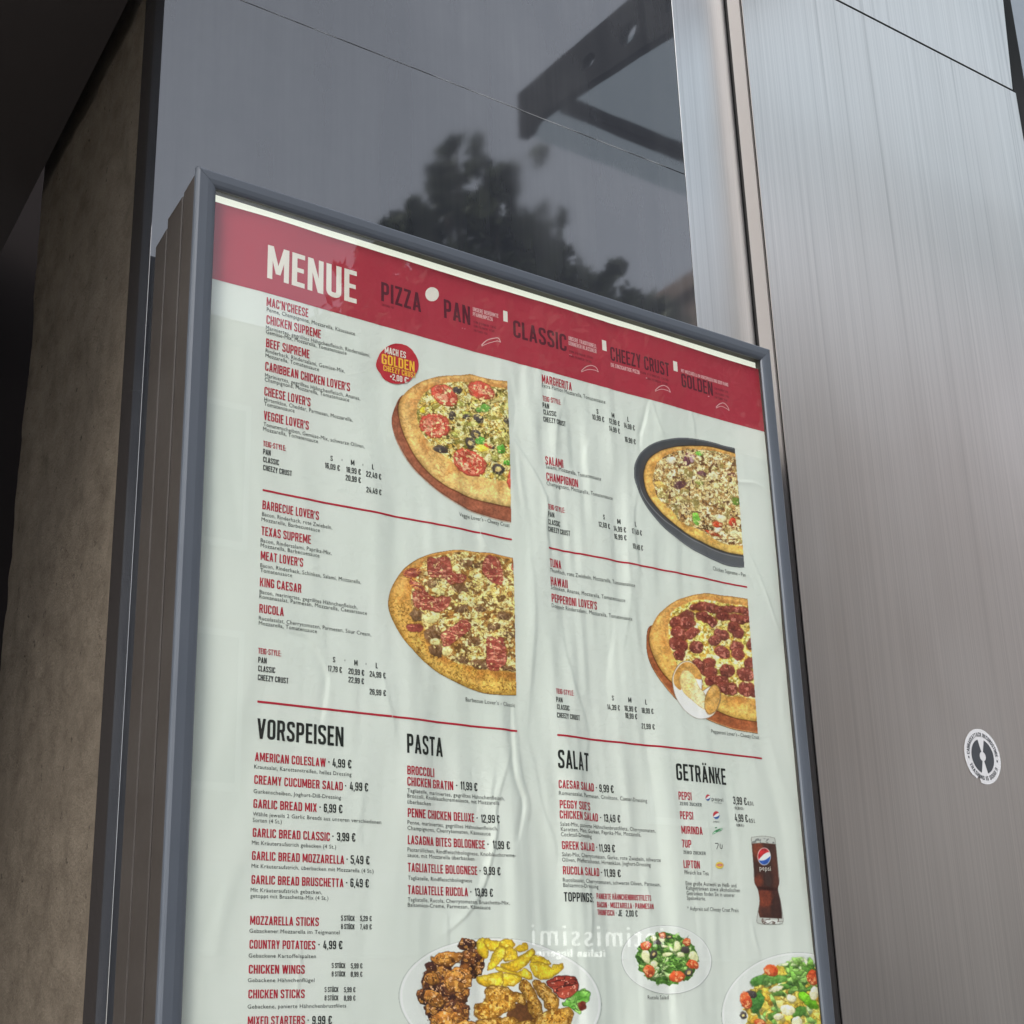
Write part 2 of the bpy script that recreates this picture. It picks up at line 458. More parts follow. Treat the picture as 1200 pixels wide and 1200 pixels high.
# ---------------------------------------------------------------- street tree (mirrored in the cladding)
def tree():
    rng = np.random.default_rng(11)
    YV = 10.0
    root = empty('street_tree', (6.9, 2 * Y_WALL - YV, 0))
    tag(root, 'leafy street tree mirrored dark in the polished panel', 'tree')
    clumps = [(537, 180, 15), (530, 196, 16), (598, 200, 13), (578, 210, 10), (520, 222, 20), (552, 232, 22), (505, 255, 24), (455, 276, 18), (480, 270, 20),
              (545, 265, 30), (590, 280, 26), (622, 272, 15), (640, 290, 20), (570, 300, 40), (625, 310, 30), (688, 322, 12), (664, 335, 24), (728, 352, 10), (480, 300, 28), (428, 300, 16), (520, 330, 60), (620, 350, 50), (700, 360, 40), (480, 350, 50), (560, 380, 70), (660, 400, 70), (760, 390, 45), (560, 440, 80), (680, 470, 80), (440, 420, 50), (790, 470, 60)]
    clumps += [(c[0] + rng.uniform(-1.2, 1.2) * c[2], c[1] + rng.uniform(-1.0, 0.8) * c[2], c[2] * rng.uniform(0.2, 0.45)) for c in clumps for _ in range(5)]
    P = []; R = []
    for px, py, r in clumps:
        x, z = at(px, py + 9, YV)
        P.append((float(x), 2 * Y_WALL - YV + rng.uniform(-0.5, 0.5), float(z))); R.append(r * 0.0068)
    for k in range(70):                          # lower crown, hidden behind the case
        a = rng.uniform(0, 2 * math.pi); q = rng.uniform(0.2, 2.4)
        P.append((7.0 + q * math.cos(a), 2 * Y_WALL - YV + q * math.sin(a), rng.uniform(3.6, 7.4))); R.append(rng.uniform(0.3, 0.55))
    V = []; Fc = []
    for (x, y, z), r in zip(P, R):
        n = int(20 + 1500 * r * r / 0.3)
        d = rng.normal(size=(n, 3)); d /= np.linalg.norm(d, axis=1)[:, None]
        c = np.array([x, y, z]) + d * (r * rng.uniform(0.2, 1.35, n) ** 0.8)[:, None]
        for p in c:
            u = rng.normal(size=3); u /= np.linalg.norm(u)
            w = np.cross(u, rng.normal(size=3)); w /= np.linalg.norm(w)
            a = rng.uniform(0.03, 0.085)
            i = len(V)
            V += [p - u * a * 1.3, p + w * a * 0.6, p + u * a * 1.3, p - w * a * 0.6]
            Fc.append((i, i + 1, i + 2, i + 3))
    m = mat('leaves', (0.045, 0.065, 0.03), 0.6)
    t = noise_node(m, 2.0, 3); r = ramp(m, t.outputs[0], [(0.35, (0.07, 0.085, 0.045)), (0.65, (0.14, 0.16, 0.08))])
    nodes(m)[1].new(r.outputs[0], nodes(m)[2].inputs['Base Color'])
    link('crown', np_mesh('crown', V, Fc), m, root)
    s = Shape(); b = Vector((6.9, 2 * Y_WALL - YV, 0))
    s.tube([b, b + Vector((0.05, 0, 2.2)), b + Vector((0, 0.05, 4.5)), b + Vector((-0.3, 0, 6.5))], [0.2, 0.15, 0.12, 0.05])
    for P_, r_ in list(zip(P, R))[:34]:
        s.tube([b + Vector((0, 0.05, 4.2)), (b + Vector((0, 0, 5.6))) * 0.5 + Vector(P_) * 0.5 + Vector((0, 0, -0.3)), Vector(P_)], [0.06, 0.04, 0.012], 6)
    bk = mat('bark', (0.09, 0.075, 0.06), 0.9)
    s.build('trunk', bk, root)
tree()

# ---------------------------------------------------------------- shop building across the street (mirrored in glass and steel)
bd = empty('shop_building', (12, -12, 0))
tag(bd, 'brownish shop building across the street, mirrored softly in the steel', 'building')
wm = mat('brown_render', (0.20, 0.165, 0.145), 0.85)
t = noise_node(wm, 1.5, 5); r = ramp(wm, t.outputs[0], [(0.3, (0.16, 0.115, 0.090)), (0.7, (0.23, 0.168, 0.132))])
nodes(wm)[1].new(r.outputs[0], nodes(wm)[2].inputs['Base Color'])
s = Shape().box(-14, 46, -20, -12, 0, 9.5)
s.box(15.6, 46, -20, -11.999, 9.4, 13.3).box(15.4, 46.2, -20.2, -11.8, 13.3, 13.6, 0.03)
s.box(-14.2, 15.39, -20.2, -11.8, 9.5, 9.75, 0.03)
s.build('wall', wm, bd)
fm = mat('window_frame_white', (0.5, 0.49, 0.47), 0.5); gm2 = mat('window_glass', (0.03, 0.034, 0.038), 0.05)
for fl in (4.3, 7.0):
    for k in range(16):
        x = -12.5 + k * 3.6
        w = Shape().box(x, x + 1.5, -12.0, -11.93, fl, fl + 1.75).build('window', fm, bd)
        for j in range(2):
            Shape().box(x + 0.07 + j * 0.7, x + 0.73 + j * 0.7, -11.929, -11.92, fl + 0.08, fl + 1.67).build('pane', gm2, w)
shopm = mat('shop_front_dark', (0.035, 0.033, 0.032), 0.25)
for k in range(9):
    x = -12.5 + k * 6.4
    Shape().box(x, x + 5.4, -12.0, -11.96, 0.3, 2.45).build('shop_window', shopm, bd)
Shape().box(-14.0, 46.0, -11.999, -11.6, 2.62, 3.5, 0.02).build('fascia', mat('fascia_dark', (0.06, 0.057, 0.055), 0.6), bd)

def sign():
    YG = Y_GLASS
    yr = -11.59
    yv = 2 * YG - yr
    root = empty('shop_sign', (11.0, yr, 3.1))
    tag(root, 'shop sign of pale letters mirrored above the salad plate in the case glass', 'sign')
    lm = bpy.data.materials.new('lit_letters'); lm.use_nodes = True
    b = lm.node_tree.nodes['Principled BSDF']
    b.inputs['Base Color'].default_value = (0.9, 0.9, 0.88, 1)
    b.inputs['Emission Color'].default_value = (1, 0.98, 0.94, 1)
    b.inputs['Emission Strength'].default_value = 0.95
    def line(text, pxl, pxr, pyb, pyt, name, off):
        xr, zb = at(pxr, pyb, yv); xl, _ = at(pxl, pyb, yv); _, zt = at(pxr, pyt, yv)
        c = bpy.data.curves.new('lettering', 'FONT'); c.body = text; c.extrude = 0.015; c.resolution_u = 3; c.offset = off; c.space_character = 1.25
        c.size = 1
        ob = bpy.data.objects.new('tmp', c)
        me = bpy.data.meshes.new_from_object(ob)
        v = np.array([q.co[:] for q in me.vertices]); mn, mxv = v.min(0), v.max(0)
        bpy.data.objects.remove(ob)
        sx = (xr - xl) / (mxv[0] - mn[0]); sz = (zt - zb) / 0.73
        for q in me.vertices:
            x, y, z = q.co
            q.co = (xr - (x - mn[0]) * sx, yr + 0.03 + z, zb + y * sz)
        link(name, me, lm, root)
    line('intimissimi', 622, 776, 1110.5, 1084, 'lettering', -0.012)
    line('italian lingerie', 628, 707, 1122, 1112, 'small_lettering', -0.012)
sign()

# ---------------------------------------------------------------- illuminated menu case
XL, XR_ = X_EDGE + 0.0006, 1.4925
ZB, ZT_ = EYE - 0.34, EYE + 0.9615
IXL, IXR, IZB, IZT = 0.6137, 1.4727, EYE - 0.315, EYE + 0.9400
case = empty('menu_display_case', ((XL + XR_) / 2, Y_WALL, ZB))
tag(case, 'grey-blue framed wall display case holding the restaurant menu poster', 'display case')
def mitre(p, name):                 # p: outer/inner quad in (x,z), clockwise; a rail with a slightly domed face
    (a, b, c, d) = p                # a,b outer edge, c,d inner edge
    bm = bmesh.new(); rows = []
    prof = [(0.0, 0.008), (0.0, 0.0035), (0.05, 0.0012), (0.14, 0.0), (0.55, 0.0), (0.80, 0.0009), (0.93, 0.0020), (1.0, 0.0036), (1.0, 0.0050)]
    for t_, dy in prof:
        q0 = (a[0] + (d[0] - a[0]) * t_, Y_FRAME + dy, a[1] + (d[1] - a[1]) * t_)
        q1 = (b[0] + (c[0] - b[0]) * t_, Y_FRAME + dy, b[1] + (c[1] - b[1]) * t_)
        rows.append((bm.verts.new(q0), bm.verts.new(q1)))
    for r0, r1 in zip(rows, rows[1:]):
        bm.faces.new((r0[0], r0[1], r1[1], r1[0]))
    bm.faces.new((rows[-1][0], rows[-1][1], rows[0][1], rows[0][0]))
    bm.faces.new([r[0] for r in rows]); bm.faces.new([r[1] for r in rows][::-1])
    bmesh.ops.recalc_face_normals(bm, faces=bm.faces[:])
    s = Shape(); s.bm.free(); s.bm = bm
    return s.build(name, M['frame'], case)
g = 0.0007
mitre([(XL, ZT_), (XR_, ZT_), (IXR + g, IZT), (IXL - g, IZT)], 'frame_rail')
mitre([(XL, ZB), (XR_, ZB), (IXR + g, IZB), (IXL - g, IZB)], 'frame_rail')
mitre([(XL, ZB + g), (XL, ZT_ - g), (IXL, IZT - g), (IXL, IZB + g)], 'frame_stile')
mitre([(XR_, ZB + g), (XR_, ZT_ - g), (IXR, IZT - g), (IXR, IZB + g)], 'frame_stile')
# stepped housing behind the leaf: three profiles with open grooves between them
def body(y0, y1, inset, ztop, name, zc=0.012):
    s = Shape()
    xa, xb = XL + inset, XR_ - inset
    za, zb = ZB + 0.004, ztop
    pts = [(xa, y0, za), (xa, y0, zb - zc * 0.2), (xa, y1, zb - zc), (xa, y1, za)]
    s.prism(pts, (0.016, 0, 0))
    pts = [(xb, y0, za), (xb, y0, zb - zc * 0.2), (xb, y1, zb - zc), (xb, y1, za)]
    s.prism(pts, (-0.016, 0, 0))
    s.prism([(xa + 0.0162, y0, zb - zc * 0.2), (xa + 0.0162, y1, zb - zc), (xa + 0.0162, y1, zb - zc - 0.012), (xa + 0.0162, y0, zb - zc * 0.2 - 0.012)], (xb - xa - 0.0324, 0, 0))
    s.box(xa + 0.0162, xb - 0.0162, y0, y1, za, za + 0.012)
    es = [e for e in s.bm.edges if abs(e.verts[0].co.x - xa) < 1e-5 and abs(e.verts[1].co.x - xa) < 1e-5]
    bmesh.ops.bevel(s.bm, geom=es, offset=0.0012, segments=2, profile=0.5, affect='EDGES')
    return s.build(name, M['housing'], case)
body(Y_FRAME + 0.0085, Y_FRAME + 0.0400, 0.0010, EYE + 0.9585, 'housing_profile')
body(Y_FRAME + 0.0430, Y_FRAME + 0.0840, 0.0008, EYE + 0.946, 'housing_profile')
body(Y_FRAME + 0.0870, Y_FRAME + 0.1180, 0.0012, EYE + 0.925, 'housing_profile')
Shape().box(XL + 0.007, XR_ - 0.007, Y_FRAME + 0.0200, Y_WALL - 0.001, ZB + 0.01, EYE + 0.905).build('back_box', M['black'], case)
dm = bpy.data.materials.new('diffuser'); dm.use_nodes = True
b = dm.node_tree.nodes['Principled BSDF']
b.inputs['Base Color'].default_value = (0.80, 0.80, 0.74, 1); b.inputs['Roughness'].default_value = 0.6
b.inputs['Emission Color'].default_value = (0.96, 1.0, 0.86, 1); b.inputs['Emission Strength'].default_value = 0.19
Shape().box(XL + 0.004, XR_ - 0.004, 1.4170, 1.4195, ZB + 0.006, ZT_ - 0.006).build('light_diffuser', dm, case)
Shape().box(IXL - 0.005, IXR + 0.005, Y_GLASS - 0.0008, Y_GLASS + 0.0008, IZB - 0.005, IZT + 0.005).build('glass_pane', glass_mat('case_glass', (0.985, 0.99, 0.985), 1.5), case)
# ---------------------------------------------------------------- the poster: relief of the creased paper
PX0, PX1, PZ0, PZ1 = 0.598, 1.484, EYE - 0.325, EYE + 0.9297
GS = 0.0020
GNX = int((PX1 - PX0) / GS) + 1; GNZ = int((PZ1 - PZ0) / GS) + 1
gx = np.linspace(PX0, PX1, GNX); gz = np.linspace(PZ0, PZ1, GNZ)
GX, GZ = np.meshgrid(gx, gz)
def relief():
    h = np.zeros_like(GX)
    mid = np.exp(-((GX - 1.10) / 0.22) ** 2) * 0.9 + 0.25
    low = np.clip((EYE + 0.86 - GZ) / 0.12, 0, 1)
    n = fbm(GX * 22 + 2.2 * fbm(GX * 3, GZ * 3, 41, 2), GZ * 3.2, 31, 3) - 0.5
    h += 0.0105 * n * mid * (0.25 + 0.75 * low)
    n = fbm(GX * 7, GZ * 4, 77, 2) - 0.5
    h += 0.0040 * n
    creases = [  # pixel polylines on the photograph, height (mm), half width (mm)
        ([(599, 512), (612, 532), (627, 557), (636, 575), (641, 592), (640, 620), (646, 660)], 1.3, 4.5),
        ([(604, 520), (606, 560), (612, 600)], -0.7, 6),
        ([(560, 612), (565, 632), (578, 648), (590, 655)], 0.8, 3.5),
        ([(600, 820), (601, 850), (604, 905), (614, 937), (612, 960), (606, 985)], -1.2, 3.6),
        ([(606, 850), (611, 905), (621, 940), (619, 965)], 0.7, 4.5),
        ([(600, 878), (587, 922), (581, 950), (582, 972), (575, 1010), (566, 1040), (548, 1070), (520, 1096)], 1.0, 3.6),
        ([(555, 898), (556, 912), (562, 935), (558, 965)], -0.6, 3.5),
        ([(580, 905), (576, 930), (574, 960)], 0.5, 4),
        ([(617, 860), (628, 900), (637, 947), (650, 985), (652, 1010)], 0.9, 6.5),
        ([(330, 740), (362, 752), (380, 785), (382, 805), (376, 843), (374, 870)], -0.7, 5.5),
        ([(448, 790), (453, 810), (458, 835), (466, 872)], 0.6, 5),
        ([(760, 468), (756, 490), (751, 512), (752, 535)], -0.9, 3.5),
        ([(764, 470), (770, 492), (778, 512)], 0.7, 3.2),
        ([(810, 480), (814, 500), (815, 515)], 0.5, 4),
        ([(556, 425), (554, 445), (560, 460)], 0.4, 5),
        ([(590, 425), (600, 450), (604, 480), (600, 512)], -0.5, 6),
        ([(660, 470), (652, 500), (650, 540), (655, 575)], 0.6, 6),
        ([(690, 505), (682, 540), (690, 570)], -0.6, 7),
        ([(750, 560), (742, 600), (744, 640), (752, 680)], 0.7, 5),
        ([(733, 640), (738, 700), (730, 760)], 0.5, 6),
        ([(655, 700), (660, 750), (672, 800), (690, 860), (684, 900)], 0.7, 6),
        ([(712, 680), (718, 740), (712, 800), (722, 850)], -0.5, 6),
        ([(622, 660), (626, 720), (622, 800), (618, 860)], 0.8, 8),
        ([(840, 560), (865, 564), (885, 566), (900, 574)], 0.5, 3),
        ([(876, 645), (890, 675), (905, 715), (915, 742)], 0.6, 2.6),
        ([(797, 930), (806, 990), (812, 1050), (818, 1100)], -0.5, 5),
        ([(828, 960), (832, 1010), (830, 1060)], 0.4, 4),
        ([(752, 1020), (760, 1040), (764, 1075)], 0.5, 4),
        ([(524, 1070), (525, 1110)], 0.5, 4), ([(690, 1030), (694, 1075), (690, 1110)], 0.6, 4),
        ([(350, 1100), (352, 1130), (346, 1180)], 0.5, 3), ([(336, 1110), (344, 1135)], -0.4, 3),
        ([(418, 890), (424, 930), (420, 975), (428, 1010)], 0.4, 7),
        ([(880, 1080), (886, 1105), (892, 1120)], 0.6, 3),
    ]
    for pts, a, w in creases:
        a *= 0.00150; w *= 0.00082
        p = np.array(pts, float)
        x, z = at(p[:, 0], p[:, 1], Y_PAPER)
        # smooth the polyline
        tt = np.linspace(0, len(x) - 1, 8 * (len(x) - 1) + 1)
        i = np.clip(tt.astype(int), 0, len(x) - 2); f = tt - i
        def cr(q):
            q0 = q[np.clip(i - 1, 0, None)]; q1 = q[i]; q2 = q[i + 1]; q3 = q[np.clip(i + 2, None, len(q) - 1)]
            return 0.5 * (2 * q1 + (q2 - q0) * f + (2 * q0 - 5 * q1 + 4 * q2 - q3) * f * f + (3 * q1 - q0 - 3 * q2 + q3) * f ** 3)
        x, z = cr(x), cr(z)
        m = 6 * w
        i0, i1 = np.searchsorted(gx, [x.min() - m, x.max() + m]); j0, j1 = np.searchsorted(gz, [z.min() - m, z.max() + m])
        X = GX[j0:j1, i0:i1]; Z = GZ[j0:j1, i0:i1]
        best = np.full(X.shape, 1e9); tb = np.zeros(X.shape); sg = np.zeros(X.shape)
        for k in range(len(x) - 1):
            dx, dz = x[k + 1] - x[k], z[k + 1] - z[k]
            L = dx * dx + dz * dz + 1e-12
            u = np.clip(((X - x[k]) * dx + (Z - z[k]) * dz) / L, 0, 1)
            ex, ez = X - x[k] - u * dx, Z - z[k] - u * dz
            d = ex * ex + ez * ez
            c = d < best
            best = np.where(c, d, best); tb = np.where(c, (k + u) / (len(x) - 1), tb)
            sg = np.where(c, np.sign(dx * ez - dz * ex), sg)
        d = np.sqrt(best)
        taper = np.clip(np.sin(np.pi * np.clip(tb, 0.02, 0.98)), 0, 1) ** 0.6
        end = np.where((tb <= 0) | (tb >= 1), 0.0, 1.0)
        side = np.where(sg > 0, 0.55, 1.8)             # steep on one flank, soft on the other
        h[j0:j1, i0:i1] += a * taper * np.exp(-(d / (w * side)) ** 2)
    h -= np.median(h)
    h = np.where(h > 0, 0.0042 * np.tanh(h / 0.0042), 0.0046 * np.tanh(h / 0.0046))      # held between glass and diffuser
    return h
HR = relief()
def hat(x, z):
    u = np.clip((np.asarray(x) - PX0) / (PX1 - PX0) * (GNX - 1), 0, GNX - 1.001)
    v = np.clip((np.asarray(z) - PZ0) / (PZ1 - PZ0) * (GNZ - 1), 0, GNZ - 1.001)
    i = u.astype(int); j = v.astype(int); f = u - i; g_ = v - j
    return (HR[j, i] * (1 - f) + HR[j, i + 1] * f) * (1 - g_) + (HR[j + 1, i] * (1 - f) + HR[j + 1, i + 1] * f) * g_
def drape(x, z, off):
    x = np.asarray(x, float); z = np.asarray(z, float)
    return np.stack([x, Y_PAPER - hat(x, z) - off, z], -1)

poster = empty('menu_poster', ((PX0 + PX1) / 2, Y_PAPER, PZ0))
tag(poster, 'creased white pizza menu poster with red MENUE band inside the display case', 'poster')
pm = mat('poster_paper', (0.735, 0.775, 0.715), 0.55, 0, 0.25)
t = noise_node(pm, 6, 4, 0.55); r = ramp(pm, t.outputs[0], [(0.3, (0.705, 0.76, 0.685)), (0.7, (0.74, 0.785, 0.715))])
nodes(pm)[1].new(r.outputs[0], nodes(pm)[2].inputs['Base Color'])
v = np.stack([GX, Y_PAPER - HR, GZ], -1).reshape(-1, 3)
i = (np.arange(GNZ - 1)[:, None] * GNX + np.arange(GNX - 1)[None, :]).ravel()
f = np.stack([i, i + 1, i + GNX + 1, i + GNX], -1)
me = np_mesh('paper', v, f)
me.polygons.foreach_set('use_smooth', np.ones(len(f), bool))
link('paper', me, pm, poster)

INK = {}
def ink(name, rgb, k=1.0, rough=0.5):
    if name not in INK:
        INK[name] = mat(name, tuple(np.clip(lin(rgb) * k, 0, 1)), rough, 0, 0.25)
    return INK[name]
RED = ink('red_ink', (178, 34, 56)); DARK = ink('dark_ink', (38, 42, 40)); GREYT = ink('grey_ink', (52, 57, 54))
BAND = ink('band_red', (172, 54, 68)); WHITE = ink('white_print', (232, 228, 215)); SHADE = ink('dark_red_ink', (92, 36, 48))
FADE = ink('faded_white_ink', (222, 180, 178))

def grid_patch(x0, x1, z0, z1, off, name, m, parent, step=0.004):
    nx = max(2, int((x1 - x0) / step) + 1); nz = max(2, int((z1 - z0) / step) + 1)
    X, Z = np.meshgrid(np.linspace(x0, x1, nx), np.linspace(z0, z1, nz))
    i = (np.arange(nz - 1)[:, None] * nx + np.arange(nx - 1)[None, :]).ravel()
    me = np_mesh(name, drape(X.ravel(), Z.ravel(), off), np.stack([i, i + 1, i + nx + 1, i + nx], -1))
    me.polygons.foreach_set('use_smooth', np.ones(len(me.polygons), bool))
    return link(name, me, m, parent)
band = grid_patch(PX0 + 0.001, PX1 - 0.001, EYE + 0.8300, PZ1 - 0.0004, 0.00018, 'header_band', BAND, poster)
def rule(p0, p1):
    x0, z0 = at(*p0, Y_PAPER); x1, z1 = at(*p1, Y_PAPER); z = (z0 + z1) / 2
    grid_patch(float(x0), float(x1), float(z) - 0.0012, float(z) + 0.0012, 0.0002, 'divider_line', RED, poster)
rule((307.5, 572.5), (600, 634)); rule((301.5, 821.5), (607, 857)); rule((642.5, 643), (875.5, 687)); rule((652.5, 861), (894, 889))

# ---------------------------------------------------------------- condensed capitals, drawn as strokes
T_ = 0.15; H_ = T_ / 2; W_ = 0.44
GL = {}
def rnd(path, closed, r):
    pts = [np.array(p, float) for p in path]; n = len(pts); out = []
    for k in range(n):
        if not closed and k in (0, n - 1):
            out.append(pts[k]); continue
        a, b, c = pts[k - 1], pts[k], pts[(k + 1) % n]
        u = a - b; w = c - b; lu, lw = np.linalg.norm(u), np.linalg.norm(w)
        q = min(r, lu * 0.5, lw * 0.5)
        p0, p2 = b + u / lu * q, b + w / lw * q
        for t in np.linspace(0, 1, 5):
            out.append((1 - t) ** 2 * p0 + 2 * t * (1 - t) * b + t * t * p2)
    return np.array(out)
def strip(path, closed=False, r=0.13, t=T_):
    p = rnd(path, closed, r); n = len(p)
    keep = [0] + [k for k in range(1, n) if np.linalg.norm(p[k] - p[k - 1]) > 1e-6]
    p = p[keep]; n = len(p)
    L = []; R = []
    for k in range(n):
        a = p[k - 1] if (k > 0 or closed) else None
        c = p[(k + 1) % n] if (k < n - 1 or closed) else None
        d1 = (p[k] - a) if a is not None else (c - p[k])
        d2 = (c - p[k]) if c is not None else (p[k] - a)
        d1 = d1 / np.linalg.norm(d1); d2 = d2 / np.linalg.norm(d2)
        m = np.array([-(d1 + d2)[1], (d1 + d2)[0]]); m = m / (np.linalg.norm(m) + 1e-9)
        s = (t / 2) / max(0.35, m @ np.array([-d1[1], d1[0]]))
        L.append(p[k] + m * s); R.append(p[k] - m * s)
    V = np.array(L + R); F = []
    for k in range(n if closed else n - 1):
        j = (k + 1) % n
        F.append((k, j, n + j, n + k))
    return V, np.array(F)
def Rr(x0, y0, x1, y1): return np.array([(x0, y0), (x1, y0), (x1, y1), (x0, y1)], float), np.array([(0, 1, 2, 3)])
def Dg(xb, yb, xt, yt, w): return np.array([(xb, yb), (xb + w, yb), (xt + w, yt), (xt, yt)], float), np.array([(0, 1, 2, 3)])
def G(ch, w, *parts): GL[ch] = (w, parts)
h, W, t = H_, W_, T_
stem = Rr(0, 0, t, 1)
Apart = (Dg(0, 0, .165, 1, .15), Dg(.33, 0, .165, 1, .15), Rr(.11, .2, .37, .32))
G('A', .48, *Apart)
G('Ä', .48, *Apart, Rr(.08, 1.06, .2, 1.19), Rr(.28, 1.06, .4, 1.19))
G('B', W, stem, strip([(0.1, 1 - h), (W - h, 1 - h), (W - h, .52), (.1, .52)]), strip([(.1, .53), (W - h, .53), (W - h, h), (.1, h)]))
Cp = strip([(W - h, .68), (W - h, 1 - h), (h, 1 - h), (h, h), (W - h, h), (W - h, .32)])
G('C', W, Cp)
G('D', W, stem, strip([(.1, 1 - h), (W - h, 1 - h), (W - h, h), (.1, h)]))
G('E', .37, stem, Rr(.1, 0, .37, .14), Rr(.1, .86, .37, 1), Rr(.1, .44, .34, .57))
G('F', .36, stem, Rr(.1, .86, .36, 1), Rr(.1, .43, .32, .56))
G('G', W, strip([(W - h, .70), (W - h, 1 - h), (h, 1 - h), (h, h), (W - h, h), (W - h, .47), (W * .5, .47)], r=.1))
G('H', W, stem, Rr(W - t, 0, W, 1), Rr(.1, .43, W - .1, .57))
G('I', t, stem)
G('J', .38, strip([(.38 - h, 1), (.38 - h, h), (h, h), (h, .32)]))
G('K', .47, stem, Dg(.13, .38, .31, 1, .155), Dg(.315, 0, .13, .62, .155))
G('L', .34, stem, Rr(.1, 0, .34, .14))
G('M', .60, Rr(0, 0, .14, 1), Rr(.46, 0, .6, 1), Dg(.235, .18, .03, 1, .13), Dg(.235, .18, .44, 1, .13))
G('N', .46, Rr(0, 0, .14, 1), Rr(.32, 0, .46, 1), Dg(.30, 0, .02, 1, .14))
Op = strip([(h, h), (W - h, h), (W - h, 1 - h), (h, 1 - h)], True, .13)
G('O', W, Op); G('0', W, Op)
G('Ö', W, Op, Rr(.07, 1.06, .18, 1.19), Rr(.26, 1.06, .37, 1.19))
G('P', .43, stem, strip([(.1, 1 - h), (.43 - h, 1 - h), (.43 - h, .44), (.1, .44)]))
G('Q', W, Op, Dg(.33, -.08, .2, .25, .13))
G('R', .45, stem, strip([(.1, 1 - h), (.43 - h, 1 - h), (.43 - h, .47), (.1, .47)]), Dg(.30, 0, .19, .5, .15))
G('S', W, strip([(W - h, .72), (W - h, 1 - h), (h, 1 - h), (h, .60), (W - h, .40), (W - h, h), (h, h), (h, .28)]))
G('T', .41, Rr(0, .86, .41, 1), Rr(.13, 0, .28, .9))
Up = strip([(h, 1), (h, h), (W - h, h), (W - h, 1)])
G('U', W, Up)
G('Ü', W, Up, Rr(.07, 1.06, .18, 1.19), Rr(.26, 1.06, .37, 1.19))
G('V', .46, Dg(.155, 0, 0, 1, .15), Dg(.155, 0, .31, 1, .15))
G('W', .68, Dg(.12, 0, 0, 1, .14), Dg(.12, 0, .27, 1, .14), Dg(.42, 0, .27, 1, .14), Dg(.42, 0, .54, 1, .14))
G('X', .46, Dg(0, 0, .31, 1, .15), Dg(.31, 0, 0, 1, .15))
G('Y', .44, Dg(.145, .4, 0, 1, .15), Dg(.145, .4, .29, 1, .15), Rr(.145, 0, .295, .42))
G('Z', .40, Rr(0, .86, .40, 1), Rr(0, 0, .40, .14), Dg(0, .1, .25, .9, .15))
G('1', .27, Rr(.12, 0, .27, 1), Dg(0, .74, .12, 1, .1))
G('2', W, strip([(h, .70), (h, 1 - h), (W - h, 1 - h), (W - h, .60), (h, .22), (h, .05)]), Rr(0, 0, W, .14))
G('3', W, strip([(h, .72), (h, 1 - h), (W - h, 1 - h), (W - h, .53), (.14, .53)]), strip([(.14, .52), (W - h, .52), (W - h, h), (h, h), (h, .28)]))
G('4', .46, Rr(0, .17, .46, .30), Rr(.26, 0, .40, .6), Dg(0, .25, .15, 1, .14))
G('5', W, strip([(W, 1 - h), (h, 1 - h), (h, .57), (W - h, .57), (W - h, h), (h, h), (h, .28)], r=.11))
G('6', W, strip([(W - h, .74), (W - h, 1 - h), (h, 1 - h), (h, h), (W - h, h), (W - h, .55), (h, .55)]))
G('7', .40, Rr(0, .86, .40, 1), Dg(.07, 0, .25, .9, .15))
G('8', W, strip([(h, h), (W - h, h), (W - h, .52), (h, .52)], True), strip([(h, .53), (W - h, .53), (W - h, 1 - h), (h, 1 - h)], True))
G('9', W, strip([(h, .26), (h, h), (W - h, h), (W - h, 1 - h), (h, 1 - h), (h, .45), (W - h, .45)]))
G('€', .46, strip([(W, .72), (W, 1 - h), (.16, 1 - h), (.16, h), (W, h), (W, .28)], r=.11), Rr(0, .54, .34, .64), Rr(0, .36, .34, .46))
G(',', .12, Rr(0, -.13, .12, .13)); G('.', .12, Rr(0, 0, .12, .13)); G('·', .13, Rr(0, .42, .13, .57)); G("'", .11, Rr(0, .7, .11, 1))
G('-', .22, Rr(0, .43, .22, .56)); G(':', .12, Rr(0, 0, .12, .14), Rr(0, .45, .12, .59)); G('+', .32, Rr(0, .42, .32, .54), Rr(.1, .28, .22, .68))
G('*', .2, Rr(0, .8, .2, .88), Rr(.06, .72, .14, .96)); G('!', t, Rr(0, .28, t, 1), Rr(0, 0, t, .15)); G(' ', .16); G('|', .06, Rr(0, 0.25, .06, .75))

class Print:
    """flat lettering collected into one mesh lying on the creased paper"""
    def __init__(s, off=0.00028): s.x = []; s.z = []; s.o = []; s.f = []; s.n = 0; s.off = off
    def add(s, x, z, f, o=0.0):
        s.x.append(x); s.z.append(z); s.o.append(np.full(len(x), s.off + o)); s.f.append(np.asarray(f) + s.n); s.n += len(x)
    def caps(s, text, x, z, cap, width, space=0.085):
        pen = 0; items = []
        for ch in text:
            w, parts = GL.get(ch, GL['-'])
            items.append((pen, parts)); pen += w + space
        sc = width / (pen - space)
        for p0, parts in items:
            for k, (v, f) in enumerate(parts):
                s.add(x + (p0 + v[:, 0]) * sc, z + v[:, 1] * cap, f, 0.00002 * k)
        return s
    def px(s, text, x0, y0, x1, y1, cap, space=0.085):      # baseline from pixel to pixel, capital height in pixels
        xa, za = at(x0, y0, Y_PAPER); xb, zb = at(x1, y1, Y_PAPER); _, zc = at(x0, y0 - cap, Y_PAPER)
        return s.caps(text, float(xa), float((za + zb) / 2), float(zc - za), float(xb - xa), space)
    def build(s, name, m, parent):
        x = np.concatenate(s.x); z = np.concatenate(s.z); o = np.concatenate(s.o)
        f = np.concatenate(s.f)
        v = drape(x, z, 0); v[:, 1] -= o
        return link(name, np_mesh(name, v, f), m, parent)

